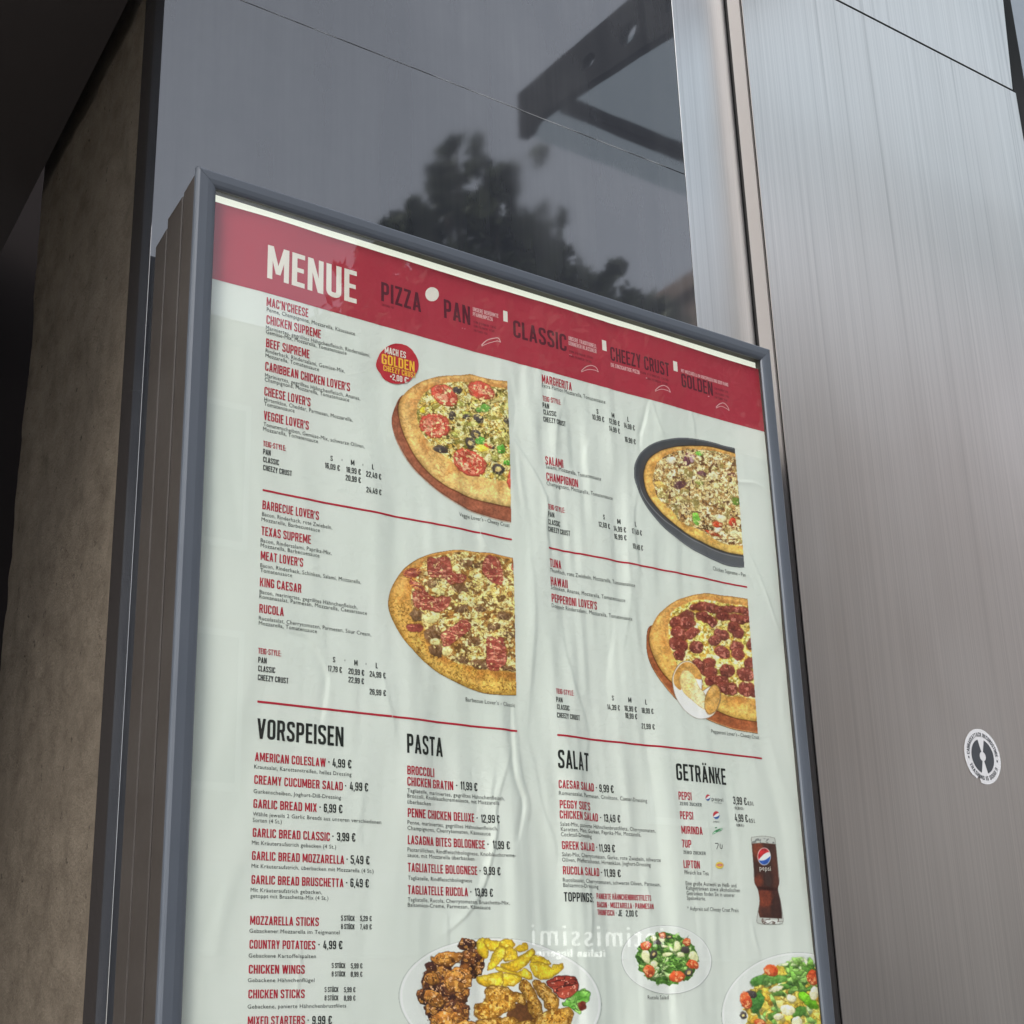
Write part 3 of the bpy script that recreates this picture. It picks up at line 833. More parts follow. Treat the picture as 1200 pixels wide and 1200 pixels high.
_fc = {}
def font_mesh(text, off):
    if (text, off) in _fc: return _fc[(text, off)]
    c = bpy.data.curves.new('t', 'FONT'); c.body = text; c.size = 1; c.resolution_u = 2; c.offset = off; c.space_character = 1.06
    ob = bpy.data.objects.new('t', c)
    me = bpy.data.meshes.new_from_object(ob)
    me.calc_loop_triangles()
    v = np.empty(len(me.vertices) * 3, np.float32); me.vertices.foreach_get('co', v); v = v.reshape(-1, 3)[:, :2].astype(float)
    f = np.empty(len(me.loop_triangles) * 3, np.int32); me.loop_triangles.foreach_get('vertices', f); f = f.reshape(-1, 3)
    bpy.data.objects.remove(ob); bpy.data.meshes.remove(me); bpy.data.curves.remove(c)
    v[:, 0] -= v[:, 0].min()
    _fc[(text, off)] = (v, f)
    return v, f
class Small(Print):
    """small rounded lower-case text"""
    def px(s, text, x0, y0, x1, y1, cap=5.0, off=0.0):
        v, f = font_mesh(text, off)
        xa, za = at(x0, y0, Y_PAPER); xb, zb = at(x1, y1, Y_PAPER); _, zc = at(x0, y0 - cap, Y_PAPER)
        sx = float(xb - xa) / v[:, 0].max(); sz = float(zc - za) / 0.729
        s.add(float(xa) + v[:, 0] * sx, float((za + zb) / 2) + v[:, 1] * sz, f)
        return s
# ---------------------------------------------------------------- header lettering
p = Print(); p.px('MENUE', 312.5, 326, 418, 356, 39); p.build('title_lettering', WHITE, band)
for row in [('PIZZA', 447, 354, 494, 364, 22.5), ('PAN', 521, 372.5, 552, 380, 22), ('CLASSIC', 602, 394, 664, 413, 20), ('CHEEZY CRUST', 716, 424, 784, 440, 16), ('GOLDEN', 799, 455, 836, 462, 15.5)]:
    Print().px(*row).build('dough_lettering', SHADE, band)
for row in [('UNSERE BERÜHMTE', 555, 364.5, 584.5, 371.5, 4.6), ('PFANNENPIZZA', 555, 370, 578, 375.5, 4.6), ('UNSERE TRADITIONELL', 666, 399.5, 699, 407.5, 4.6), ('DÜNNERER KLASSIKER', 666, 405.5, 699, 413, 4.6),
            ('DIE EINZIGARTIGE PIZZA', 716, 430, 749, 438.5, 4.4), ('MIT MOZZARELLA IM KNUSPRIGEN UND ODER RAND', 798, 436, 854, 453, 4), ('- -', 542, 386, 546, 387, 4), ('-', 667, 417.5, 670, 418.5, 4), ("'", 756.5, 446, 758, 446, 3), ("'", 830, 467, 831.5, 467, 3)]:
    Print().px(*row).build('slogan_lettering', FADE, band)
for x0, y0, x1, y1 in ((448, 358.5, 462, 361.5), (556, 378, 582, 385), (556, 383, 580, 389), (556, 388, 572, 392), (667, 413, 695, 421), (667, 418, 693, 426), (750, 438, 783, 447), (757, 445, 782, 452), (838, 461, 855, 467), (838, 456, 854, 461), (838, 466, 853, 471)):
    Print(0.00026).px('EIN FEINER TEIG', x0, y0, x1, y1, 2.6).build('fine_print', ink('muted_red_ink', (124, 44, 56)), band)
def disc(px, py, rx, ry, n, name, m, parent, off=0.0003):
    t = np.linspace(0, 2 * np.pi, n, endpoint=False)
    x, z = at(px + rx * np.cos(t), py + ry * np.sin(t), Y_PAPER)
    me = bpy.data.meshes.new(name); me.from_pydata([tuple(q) for q in drape(x, z, off)], [], [tuple(range(n))[::-1]])
    return link(name, me, m, parent)
disc(507, 344.3, 8, 8.3, 28, 'white_dot', WHITE, band)
for x, y, w, hh in ((592.5, 371, 4.6, 12), (708, 405.5, 4.4, 11.5), (791, 430, 4.2, 11)):
    xa, za = at(x - w / 2, y + hh / 2 - 1, Y_PAPER); xb, zb = at(x + w / 2, y - hh / 2, Y_PAPER)
    xa, za, xb, zb = map(float, (xa, za, xb, zb))
    s = Print(); s.add(np.array([xa, xb, xb, xa]), np.array([za, za, zb, zb]), [(0, 1, 2, 3)]); s.build('white_bar', WHITE, band)
for x0, y0, x1, y1 in ((565, 404, 587, 399), (681, 435, 701, 434), (767, 458, 785, 458), (839.5, 477, 855, 479)):   # small outlined pizza slices
    w = x1 - x0; hh = w * 0.48; s = Print()
    path = [(x0, y0), (x0 + w * .25, y0 - hh * .55), (x0 + w * .6, y0 - hh * .75), (x0 + w * .9, y1 - hh * .35), (x1, y1 + 2)]
    path2 = [(x0, y0 + 1), (x0 + w * .4, y0 - hh * .25), (x0 + w * .85, y1), (x1, y1 + 2)]
    for pth in (path, path2):
        a = np.array(pth); x, z = at(a[:, 0], a[:, 1], Y_PAPER)
        v, f = strip(np.stack([x, z], -1), False, 0.01, 0.0011 if pth is path else 0.0008)
        s.add(v[:, 0], v[:, 1], f)
    s.build('slice_icon', FADE, band)

# ---------------------------------------------------------------- dish names, descriptions and prices
C = 10.4
NAMES = {'pizza': [("MAC'N'CHEESE", 311.7, 360, 361, 371, C), ('CHICKEN SUPREME', 311.5, 381, 376, 395.5, C), ('BEEF SUPREME', 311, 408, 362.5, 419.5, C),
    ("CARIBBEAN CHICKEN LOVER'S", 310, 435.5, 410, 458, C), ("CHEESE LOVER'S", 309.2, 464, 364, 476, C), ("VEGGIE LOVER'S", 308.6, 492, 362, 503.5, C),
    ("BARBECUE LOVER'S", 307, 596.7, 374, 609.5, C), ('TEXAS SUPREME', 305.8, 627, 364, 637.7, C), ("MEAT LOVER'S", 305, 656, 355, 664.5, C),
    ('KING CAESAR', 304, 687, 353, 695, C), ('RUCOLA', 303.3, 718, 332, 722.5, C),
    ('MARGHERITA', 635, 449, 670, 457.3, 9.6), ('SALAMI', 639, 544.5, 659.5, 548.5, 9.6), ('CHAMPIGNON', 640, 564, 677, 571, 9.6),
    ('TUNA', 644, 664, 658, 667, 9.6), ('HAWAII', 645, 685.5, 666, 689, 9.6), ("PEPPERONI LOVER'S", 646, 706, 700, 714, 9.6)],
  'starter': [('AMERICAN COLESLAW', 298.7, 891.7, 381, 899, C), ('CREAMY CUCUMBER SALAD', 297.8, 918.7, 401, 926.5, C), ('GARLIC BREAD MIX', 296.7, 947, 370.5, 951.5, C),
    ('GARLIC BREAD CLASSIC', 295.8, 981, 386, 985.5, C), ('GARLIC BREAD MOZZARELLA', 295, 1008, 402.5, 1012.5, C), ('GARLIC BREAD BRUSCHETTA', 294.5, 1036, 401.7, 1039.7, C),
    ('MOZZARELLA STICKS', 292.8, 1083.5, 373, 1085.5, C), ('COUNTRY POTATOES', 292, 1111.5, 369, 1113, C), ('CHICKEN WINGS', 291, 1140.7, 356.7, 1141.5, C),
    ('CHICKEN STICKS', 290.5, 1169.5, 356.7, 1170.3, C), ('MIXED STARTERS', 289.8, 1200.8, 357, 1201.2, C), ('HOT WINGS BOX', 289, 1231, 352, 1231, C)],
  'pasta': [('BROCCOLI', 476, 908, 509.5, 910.5, C), ('CHICKEN GRATIN', 476, 921.7, 532, 925, C), ('PENNE CHICKEN DELUXE', 476.5, 958, 556.7, 963, C),
    ('LASAGNA BITES BOLOGNESE', 476.7, 989.7, 569, 994.5, C), ('TAGLIATELLE BOLOGNESE', 476.8, 1021.7, 559.5, 1025.3, C), ('TAGLIATELLE RUCOLA', 477, 1047.8, 548, 1050.6, C)],
  'salad': [('CAESAR SALAD', 655.6, 923.6, 698, 927, 9.6), ("PEGGY SUE'S", 657, 947, 693, 949.6, 9.6), ('CHICKEN SALAD', 657, 959, 703, 962.3, 9.6),
    ('GREEK SALAD', 659, 995, 698, 997.4, 9.6), ('RUCOLA SALAD', 660, 1024.4, 704, 1026.8, 9.6),
    ('PANIERTE HÄHNCHENBRUSTFILETS', 700, 1053, 764, 1055.8, 6.8), ('BACON · MOZZARELLA · PARMESAN', 700.6, 1063, 767, 1065.4, 6.6), ('THUNFISCH', 701, 1072, 722, 1073, 6.6)],
  'drink': [('PEPSI', 794.7, 937.2, 809, 938.2, 9.4), ('PEPSI', 796.5, 960, 811, 961, 9.4), ('MIRINDA', 798, 977, 821.8, 978.6, 9.2), ('7UP', 798.3, 993, 809, 994, 9.2), ('LIPTON', 800, 1017, 819, 1018.4, 9.2)]}
for v in NAMES.values():
    for row in v: Print().px(*row).build('dish_name', RED, poster)

for tx, x0, y0, x1, y1, c in (('VORSPEISEN', 301, 865.5, 402, 875, 23.8), ('PASTA', 476, 882.5, 520, 886.5, 22.5), ('SALAT', 654.4, 900, 692, 903.6, 21.5), ('GETRÄNKE', 792, 914.3, 851, 920, 19.5)):
    Print().px(tx, x0, y0, x1, y1, c).build('section_heading', DARK, poster)
Print().px('TOPPINGS:', 661.4, 1056, 696, 1058, 11).build('section_heading', DARK, poster)

for row in [("Penne, Champignons, Mozzarella, Käsesauce", 312, 365.5, 416, 393), ("Mariniertes, gegrilltes Hähnchenfleisch, Rindersalami,", 311, 386.5, 434, 418.5), ("Gemüse-Mix, Mozzarella, Tomatensauce", 311, 391.5, 406, 416),
    ("Rinderhack, Rindersalami, Gemüse-Mix,", 310.6, 414, 404, 436.5), ("Mozzarella, Tomatensauce", 310.4, 419, 374, 435), ("Mariniertes, gegrilltes Hähnchenfleisch, Ananas,", 310, 441.5, 422, 470), ("Champignons, Mozzarella, Tomatensauce", 309.6, 446.5, 409, 471.5),
    ("Hirtenkäse, Cheddar, Parmesan, Mozzarella,", 309.2, 469.5, 413, 495), ("Tomatensauce", 309, 474.5, 345, 484.5), ("Tomatenscheiben, Gemüse-Mix, schwarze Oliven,", 308.4, 498.7, 426.7, 526.3), ("Mozzarella, Tomatensauce", 308, 504.3, 373, 519.7),
    ("Bacon, Rinderhack, rote Zwiebeln,", 306.7, 604.3, 389.5, 620.5), ("Mozzarella, Barbecuesauce", 306, 611, 375, 623.5), ("Bacon, Rindersalami, Paprika-Mix,", 305, 635, 389, 650.5), ("Mozzarella, Barbecuesauce", 305, 641, 374.5, 653.5),
    ("Bacon, Rinderhack, Schinken, Salami, Mozzarella,", 304.5, 664, 423, 685), ("Tomatensauce", 304.5, 670.5, 342, 676.5), ("Bacon, mariniertes, gegrilltes Hähnchenfleisch,", 303.7, 695.5, 418.7, 714), ("Romanasalat, Parmesan, Mozzarella, Caesarsauce", 303.3, 701.3, 430, 720.7),
    ("Rucolasalat, Cherrytomaten, Parmesan, Sour Cream,", 302.8, 726.3, 435, 746), ("Mozzarella, Tomatensauce", 302.8, 732, 371, 742.5),
    ("Extra Portion Mozzarella, Tomatensauce", 635, 453.5, 709, 473.5), ("Salami, Mozzarella, Tomatensauce", 639.5, 549, 704, 563.5), ("Champignons, Mozzarella, Tomatensauce", 640, 568.5, 718, 586.5),
    ("Thunfisch, rote Zwiebeln, Mozzarella, Tomatensauce", 644, 671, 743, 688), ("Schinken, Ananas, Mozzarella, Tomatensauce", 645, 690.5, 732, 706), ("Doppelt Rindersalami, Mozzarella, Tomatensauce", 646, 712, 740, 727.7),
    ("Krautsalat, Karottenstreifen, helles Dressing", 298, 900.5, 411, 910), ("Gurkenscheiben, Joghurt-Dill-Dressing", 297, 929.3, 399, 937), ("Wähle jeweils 2 Garlic Breads aus unseren verschiedenen", 296, 956.3, 446, 965.5), ("Sorten (4 St.)", 296, 963, 330, 965.4),
    ("Mit Kräuteraufstrich gebacken (4 St.)", 295, 989.5, 393, 995), ("Mit Kräuteraufstrich, überbacken mit Mozzarella (4 St.)", 294.7, 1016.5, 437, 1023.5), ("Mit Kräuteraufstrich gebacken,", 293.7, 1045, 376.7, 1048), ("getoppt mit Bruschetta-Mix (4 St.)", 293.3, 1051.8, 384, 1055),
    ("Gebackener Mozzarella im Teigmantel", 292, 1092.5, 397, 1095.5), ("Gebackene Kartoffelspalten", 291, 1121.5, 369.7, 1123.5), ("Gebackene Hähnchenflügel", 290, 1150.3, 368, 1151.5), ("Gebackene, panierte Hähnchenbrustfilets", 289.7, 1181, 405, 1181.7),
    ("Tagliatelle, mariniertes, gegrilltes Hähnchenfleisch,", 476, 928.5, 591, 938.5), ("Broccoli, Knoblauchcremesauce, mit Mozzarella", 476, 935.3, 585, 943.2), ("überbacken", 476, 942.3, 504.7, 944), ("Penne, mariniertes, gegrilltes Hähnchenfleisch,", 476.3, 966.3, 582.5, 973), ("Champignons, Cherrytomaten, Käsesauce", 476.3, 973, 575, 978.8),
    ("Pastaröllchen, Rindfleischbolognese, Knoblauchcreme-", 476.4, 998, 603, 1004.8), ("sauce, mit Mozzarella überbacken", 476.4, 1004.3, 556, 1008.6), ("Tagliatelle, Rindfleischbolognese", 477, 1031.3, 553, 1034), ("Tagliatelle, Rucola, Cherrytomaten, Bruschetta-Mix,", 477, 1056.3, 596, 1060.5), ("Balsamico-Creme, Parmesan, Käsesauce", 477, 1062.5, 574.6, 1066),
    ("Romanasalat, Parmesan, Croûtons, Caesar-Dressing", 656, 931, 760, 940.5), ("Salat-Mix, panierte Hähnchenbrustfilets, Cherrytomaten,", 657.4, 967, 769.6, 976), ("Karotten, Mais, Gurken, Paprika-Mix, Mozzarella,", 658, 973.3, 753, 980.6), ("Cocktail-Dressing", 658, 979.7, 694.6, 982.2),
    ("Salat-Mix, Cherrytomaten, Gurke, rote Zwiebeln, schwarze", 659, 1002.5, 775.6, 1010.5), ("Oliven, Pfefferschoten, Hirtenkäse, Joghurt-Dressing", 659, 1009, 764, 1016), ("Rucolasalat, Cherrytomaten, schwarze Oliven, Parmesan,", 660, 1032.6, 775.6, 1039.3), ("Balsamico-Dressing", 660.4, 1039, 702.4, 1041.6),
    ("Pfirsich Ice Tea", 801, 1024.2, 829, 1026.3), ("Eine große Auswahl an Heiß- und", 802.4, 1037, 862.5, 1040.5), ("Kaltgetränken sowie alkoholischen", 803, 1042.7, 866.5, 1046), ("Getränken finden Sie in unserer", 803.5, 1048.7, 860.6, 1051.7), ("Speisekarte.", 804, 1054.3, 826, 1055.7), ("* Aufpreis auf Cheezy Crust Preis", 804.4, 1066.5, 865, 1069.5),
    ("Veggie Lover's - Cheezy Crust", 537, 601.5, 597.5, 622), ("Barbecue Lover's - Classic", 546.5, 821, 604.5, 829), ("Chicken Supreme - Pan", 835.5, 667.8, 874, 676.5), ("Pepperoni Lover's - Cheezy Crust", 833, 855.5, 891, 870), ("Rucola Salad", 759, 1168, 785, 1174)]:
    Small().px(*row).build('small_print', GREYT, poster)

PR = [('4,99 €', 389, 899, 410.5, 900.5, 10), ('4,99 €', 409, 926.7, 430, 927.5, 10), ('6,99 €', 378.7, 952, 400, 953, 10), ('3,99 €', 394, 985.5, 415, 986.5, 10), ('5,49 €', 410, 1012.3, 431.7, 1013.3, 10), ('6,49 €', 409.7, 1039.5, 431, 1040.3, 10),
    ('4,99 €', 378, 1112.3, 400, 1112.5, 10), ('9,99 €', 365.5, 1200.5, 388, 1200.5, 10), ('·', 384, 898, 385.6, 898, 10), ('·', 403.5, 926, 405, 926, 10), ('·', 373.6, 951, 375.2, 951, 10), ('·', 388.7, 985, 390.2, 985, 10), ('·', 405.2, 1012, 406.7, 1012, 10), ('·', 404.6, 1039.5, 406.2, 1039.5, 10), ('·', 372.3, 1112, 374, 1112, 10), ('·', 360, 1200.5, 361.6, 1200.5, 10),
    ('11,99 €', 540, 925.3, 560.5, 926.5, 9.6), ('12,99 €', 564.7, 963.7, 585, 965, 9.6), ('11,99 €', 576.7, 994.7, 596, 995.6, 9.6), ('9,99 €', 567, 1025, 585.5, 1026, 9.6), ('13,99 €', 556, 1050.3, 577, 1051, 9.6),
    ('·', 535, 925, 536.5, 925, 9.6), ('·', 559.5, 963, 561, 963, 9.6), ('·', 571.6, 994, 573, 994, 9.6), ('·', 562.3, 1025, 563.8, 1025, 9.6), ('·', 550.7, 1050, 552.2, 1050, 9.6),
    ('9,99 €', 704.4, 927.6, 720.6, 928.8, 9), ('13,49 €', 709.6, 962.4, 728.4, 963.8, 9), ('11,99 €', 704, 997.4, 722.6, 998.6, 9), ('11,99 €', 710, 1026.6, 729, 1027.8, 9),
    ('·', 700.4, 927, 701.8, 927, 9), ('·', 705.4, 962, 706.8, 962, 9), ('·', 700.4, 997, 701.8, 997, 9), ('·', 706.4, 1026.5, 707.8, 1026.5, 9), ('· JE   2,00 €', 724, 1073.2, 748.6, 1074.2, 7.4),
    ('3,99 €', 859, 942, 874.8, 944, 9), ('4,99 €', 861, 962.5, 876, 963.8, 9), ('0,3 L', 876, 943.6, 883, 944.2, 4.6), ('0,5 L', 877.5, 963.8, 884.5, 964.4, 4.6), ('(13,30 €/L)', 860, 948.2, 872, 949.4, 3.2), ('(9,98 €/L)', 862, 968.3, 872.5, 969.3, 3.2)]
for r_ in PR:
    if r_[0] == '·': continue
    p = Print().px(*r_)
    for d_ in PR:
        if d_[0] == '·' and abs(d_[2] - r_[2]) < 3 and 0 < r_[1] - d_[1] < 9: p.px(*d_)
    p.build('price_lettering', DARK, poster)
TABLES = []
for y, xo in ((1079, 398.8), (1134.5, 388), (1162.5, 379.8)):
    a = {1079: ('5,29 €', '7,49 €'), 1134.5: ('5,99 €', '8,99 €'), 1162.5: ('5,99 €', '8,99 €')}[y]
    P_ = Print()
    for k, n_ in enumerate(('5 STÜCK', '8 STÜCK')):
        P_.px(n_, xo, y + k * 9.8, xo + 16, y + k * 9.8 + .3, 6); P_.px(a[k], xo + 22.5, y + k * 9.8 + .3, xo + 36, y + k * 9.8 + .4, 6)
    P_.build('price_table', DARK, poster)
for (lx, ly), sm, rows in [((308, 523), 6.4, [((308, 532.5), (317, 534)), ((308, 541.7), (327, 545)), ((308, 550.8), (342, 558.3))]), ((302, 766), 6.8, [((302, 776.5), (312, 778)), ((302, 786.4), (322, 789.4)), ((301.7, 797), (337.5, 801.5))]),
    ((636, 470), 6, [((636, 477.5), (643.5, 479)), ((637, 485.6), (651, 488.7)), ((637, 494.3), (662.5, 499.6))]), ((641, 597), 6, [((641.5, 605.5), (649, 607)), ((642, 614.4), (656.5, 617.4)), ((642, 623), (668, 628))]), ((651, 813), 6, [((651, 822.7), (658.5, 823.5)), ((652, 831.4), (667, 833)), ((652, 841.3), (679.5, 844))])]:
    w = 27 if sm > 6.2 else 21
    x1 = lx + w; dy = {523: 5.4, 766: 3.6, 470: 4.4, 597: 4.0, 813: 2.4}[ly]
    Print().px('TEIG-STYLE:', lx, ly, x1, ly + dy, sm).build('dough_label', RED, poster)
    P_ = Print(); TABLES.append((lx, ly, P_))
    for nm, (a, b) in zip(('PAN', 'CLASSIC', 'CHEEZY CRUST'), rows): P_.px(nm, a[0], a[1], b[0], b[1], sm)
for tx, x0, y0, x1, y1, c in [('S', 387.6, 539.9, 390.2, 540, 6), ('M', 411, 545.2, 415, 545.5, 6), ('L', 435.2, 550.5, 437.6, 550.7, 6), ('|', 400.6, 541, 401.2, 541, 4), ('|', 424.4, 547, 425, 547, 4),
    ('16,09 €', 381, 548.5, 398, 551.5, 6.6), ('18,99 €', 405.5, 553, 422, 557, 6.6), ('22,49 €', 428.3, 559, 446, 562.2, 6.6), ('20,99 €', 405, 562.7, 422, 566.5, 6.6), ('24,49 €', 428.7, 577, 446, 581, 6.6),
    ('S', 390, 776.2, 392.8, 776.3, 6.4), ('M', 414.8, 779.9, 418.8, 780, 6.4), ('L', 440, 783.2, 442.4, 783.4, 6.4), ('|', 403.6, 776, 404.2, 776, 4), ('|', 428.6, 780, 429.2, 780, 4),
    ('17,79 €', 384, 786.5, 400, 788.7, 6.8), ('20,99 €', 408, 789.7, 426.3, 792, 6.8), ('24,99 €', 433, 793, 451, 795.4, 6.8), ('22,99 €', 408, 799.7, 426, 802, 6.8), ('26,99 €', 432.8, 813.7, 451, 816.2, 6.8),
    ('S', 699, 485, 701, 485.3, 5.6), ('M', 716.3, 489.5, 719.8, 490, 5.6), ('L', 735.5, 494, 737.5, 494.3, 5.6), ('10,99 €', 694, 491.3, 707.5, 494.8, 6), ('12,99 €', 713, 496.3, 726, 499.5, 6), ('14,99 €', 731, 501, 744, 504.5, 6), ('14,99 €', 713, 505.3, 726, 508.5, 6), ('16,99 €', 732, 517.5, 745, 520.8, 6),
    ('S', 706, 609, 708, 609.3, 5.6), ('M', 723.7, 613.8, 727.3, 614.2, 5.6), ('L', 743, 617.5, 745, 617.8, 5.6), ('12,69 €', 700.5, 617.3, 714, 620.4, 6), ('14,99 €', 719.5, 621.7, 732.5, 624.6, 6), ('17,49 €', 739, 625.5, 751, 628.3, 6), ('16,99 €', 720, 631, 733, 634, 6), ('19,49 €', 740, 643, 752.5, 645.8, 6),
    ('S', 718, 820.6, 720, 820.8, 5.8), ('M', 736.2, 823, 739.9, 823.4, 5.8), ('L', 756, 825.6, 758, 825.8, 5.8), ('14,39 €', 713, 831, 726.5, 832.6, 6.2), ('16,99 €', 732, 832.7, 746, 834.6, 6.2), ('18,99 €', 752, 835.2, 765, 837, 6.2), ('18,99 €', 733, 841.3, 746.5, 843, 6.2), ('21,99 €', 752.5, 853.4, 766.5, 855.3, 6.2)]:
    min((q for q in TABLES if q[0] < x0), key=lambda q: abs(q[1] - y0 + 30) + 0.8 * (x0 - q[0]))[2].px(tx, x0, y0, x1, y1, c)
for q in TABLES: q[2].build('price_table', DARK, poster)
for row in (('ZERO ZUCKER', 796, 943.2, 820.7, 946, 3.9), ('ZERO ZUCKER', 799.8, 1000.7, 825.5, 1002.4, 3.9)): Print().px(*row).build('drink_note', ink('light_grey_ink', (105, 110, 106)), poster)
# ---------------------------------------------------------------- printed food pictures: painted as vertex colours on fine draped meshes
PRINT_K = 1.10
vm = bpy.data.materials.new('printed_picture'); vm.use_nodes = True
b = vm.node_tree.nodes['Principled BSDF']; b.inputs['Roughness'].default_value = 0.5; b.inputs['Specular IOR Level'].default_value = 0.25
an = vm.node_tree.nodes.new('ShaderNodeAttribute'); an.attribute_name = 'print_colour'
vm.node_tree.links.new(an.outputs['Color'], b.inputs['Base Color'])

def smooth(pts, n=6, closed=True):
    p = np.array(pts, float); N = len(p); out = []
    for k in range(N if closed else N - 1):
        q0, q1, q2, q3 = (p[(k - 1) % N], p[k], p[(k + 1) % N], p[(k + 2) % N]) if closed else (p[max(k - 1, 0)], p[k], p[k + 1], p[min(k + 2, N - 1)])
        for t in np.linspace(0, 1, n, endpoint=False):
            out.append(0.5 * (2 * q1 + (q2 - q0) * t + (2 * q0 - 5 * q1 + 4 * q2 - q3) * t * t + (3 * q1 - q0 - 3 * q2 + q3) * t ** 3))
    if not closed: out.append(p[-1])
    return np.array(out)

class Pic:
    """canvas over a pixel window of the photograph; zoom = (ox, oy, scale) of the drawing coordinates"""
    def __init__(s, x0, y0, x1, y1, zoom, step=0.5, seed=1):
        s.xs = np.arange(x0, x1 + step, step); s.ys = np.arange(y0, y1 + step, step)
        s.X, s.Y = np.meshgrid(s.xs, s.ys); s.ox, s.oy, s.k = zoom
        s.U = (s.X - s.ox) * s.k; s.V = (s.Y - s.oy) * s.k
        s.rgb = np.zeros(s.X.shape + (3,)); s.a = np.zeros(s.X.shape); s.seed = seed; s.step = step
        s.rng = np.random.default_rng(seed); s.warp = 0.0
        s.WX = (s.n(6, 2, sd=901) - 0.5) * 3.2 + (s.n(2.2, 2, sd=902) - 0.5) * 1.5
        s.WY = (s.n(6, 2, sd=903) - 0.5) * 3.2 + (s.n(2.2, 2, sd=904) - 0.5) * 1.5
    def n(s, scale, oct=3, sx=1.0, sy=1.0, sd=0):       # scale in photo pixels
        return fbm(s.X / scale * sx, s.Y / scale * sy, s.seed * 101 + sd, oct)
    def pn(s, scale, sd, oct=2): return s.n(scale, oct, sd=sd)
    def sdf(s, pts):                                    # signed distance in photo pixels, negative inside
        p = np.array(pts, float) / s.k + [s.ox, s.oy]
        d = np.full(s.X.shape, 1e9); ins = np.zeros(s.X.shape, bool); X, Y = s.X + s.warp * s.WX, s.Y + s.warp * s.WY
        for k in range(len(p)):
            (ax, ay), (bx, by) = p[k], p[(k + 1) % len(p)]
            dx, dy = bx - ax, by - ay; L = dx * dx + dy * dy + 1e-12
            t = np.clip(((X - ax) * dx + (Y - ay) * dy) / L, 0, 1)
            d = np.minimum(d, (X - ax - t * dx) ** 2 + (Y - ay - t * dy) ** 2)
            if ay != by:
                c = ((ay > Y) != (by > Y)) & (X < (bx - ax) * (Y - ay) / (by - ay) + ax)
                ins ^= c
        d = np.sqrt(d)
        return np.where(ins, -d, d)
    def ell(s, cx, cy, rx, ry, rot=0, wob=0.0, sd=0):   # approximate signed distance of an ellipse in photo pixels
        a = math.radians(rot); c, q = math.cos(a), math.sin(a)
        U = s.U + s.warp * s.WX * s.k; V = s.V + s.warp * s.WY * s.k
        u = ((U - cx) * c + (V - cy) * q) / rx; v = (-(U - cx) * q + (V - cy) * c) / ry
        s.light = np.clip(1.0 - 0.16 * ((U - cx) / rx * 0.35 + (V - cy) / ry * 0.9), 0.78, 1.2)[..., None]
        r = np.sqrt(u * u + v * v) + 1e-6
        if wob: r = r * (1 + wob * (s.n(5, 2, sd=sd + 3) - 0.5) * 2)
        return (r - 1) * min(rx, ry) / s.k
    def mask(s, d, soft=0.55): return np.clip(0.5 - d / (2 * soft), 0, 1)
    def put(s, m, col, solid=True):
        col = np.asarray(col, float)
        s.rgb = s.rgb * (1 - m[..., None]) + col * m[..., None]
        if solid: s.a = np.maximum(s.a, m)
    def mix(s, c0, c1, t):
        t = np.clip(t, 0, 1)[..., None]
        return np.asarray(c0, float) * (1 - t) + np.asarray(c1, float) * t
    def squig(s, m, col, scale, width, sd, sx=1, sy=1, amount=1.0):  # contour lines of noise: the sketchy edges of melted cheese
        w = s.n(scale * 2.2, 2, sd=sd + 50)
        v = fbm(s.X / scale * sx + 2.5 * w, s.Y / scale * sy + 2.5 * w, s.seed * 77 + sd, 2)
        l = np.clip(1 - np.abs(v - 0.5) / width, 0, 1)
        s.put(m * l * amount, col, False)
    def spots(s, m, col, scale, thr, sd, soft=0.08, amount=1.0, sx=1, sy=1):
        v = s.n(scale, 2, sx, sy, sd)
        s.put(m * np.clip((v - thr) / soft, 0, 1) * amount, col, False)
    def build(s, name, parent, clip=None, off=0.00030, label=None, grain=0.55):
        s.warp = 0.0
        keep = s.a > 0.5
        if clip is not None: keep &= s.sdf(clip) < 0
        if grain:                                       # fine photographic tone variation
            k_ = 1 + grain * ((s.n(1.6, 2, sd=911) - 0.5) * 0.55 + (s.n(4.5, 2, sd=912) - 0.5) * 0.45 + (s.n(16, 2, sd=913) - 0.5) * 0.35)
            s.rgb = np.clip(128 + (s.rgb - 128) * np.where((s.rgb.max(-1) - s.rgb.min(-1))[..., None] > 24, 1.14, 1.0), 0, 255)
            sat = np.clip((s.rgb.max(-1) - s.rgb.min(-1) - 12) / 40, 0.06, 1)
            s.rgb = s.rgb * (1 + (k_ - 1) * sat)[..., None]
        ny, nx = s.X.shape
        fk = keep[:-1, :-1] & keep[1:, :-1] & keep[:-1, 1:] & keep[1:, 1:]
        x, z = at(s.X.ravel(), s.Y.ravel(), Y_PAPER)
        i = (np.arange(ny - 1)[:, None] * nx + np.arange(nx - 1)[None, :])[fk]
        f = np.stack([i, i + nx, i + nx + 1, i + 1], -1)
        used = np.unique(f); mp = np.zeros(nx * ny, np.int64); mp[used] = np.arange(len(used))
        v = drape(x[used], z[used], off)
        me = np_mesh(name, v, mp[f])
        at_ = me.color_attributes.new('print_colour', 'FLOAT_COLOR', 'POINT')
        c = np.ones((len(used), 4), np.float32); c[:, :3] = np.clip(lin(np.clip(s.rgb.reshape(-1, 3)[used], 0, 255)) * PRINT_K, 0, 0.9)
        at_.data.foreach_set('color', c.ravel())
        me.polygons.foreach_set('use_smooth', np.ones(len(f), bool))
        o = link(name, me, vm, parent)
        if label: o['label'] = label
        return o

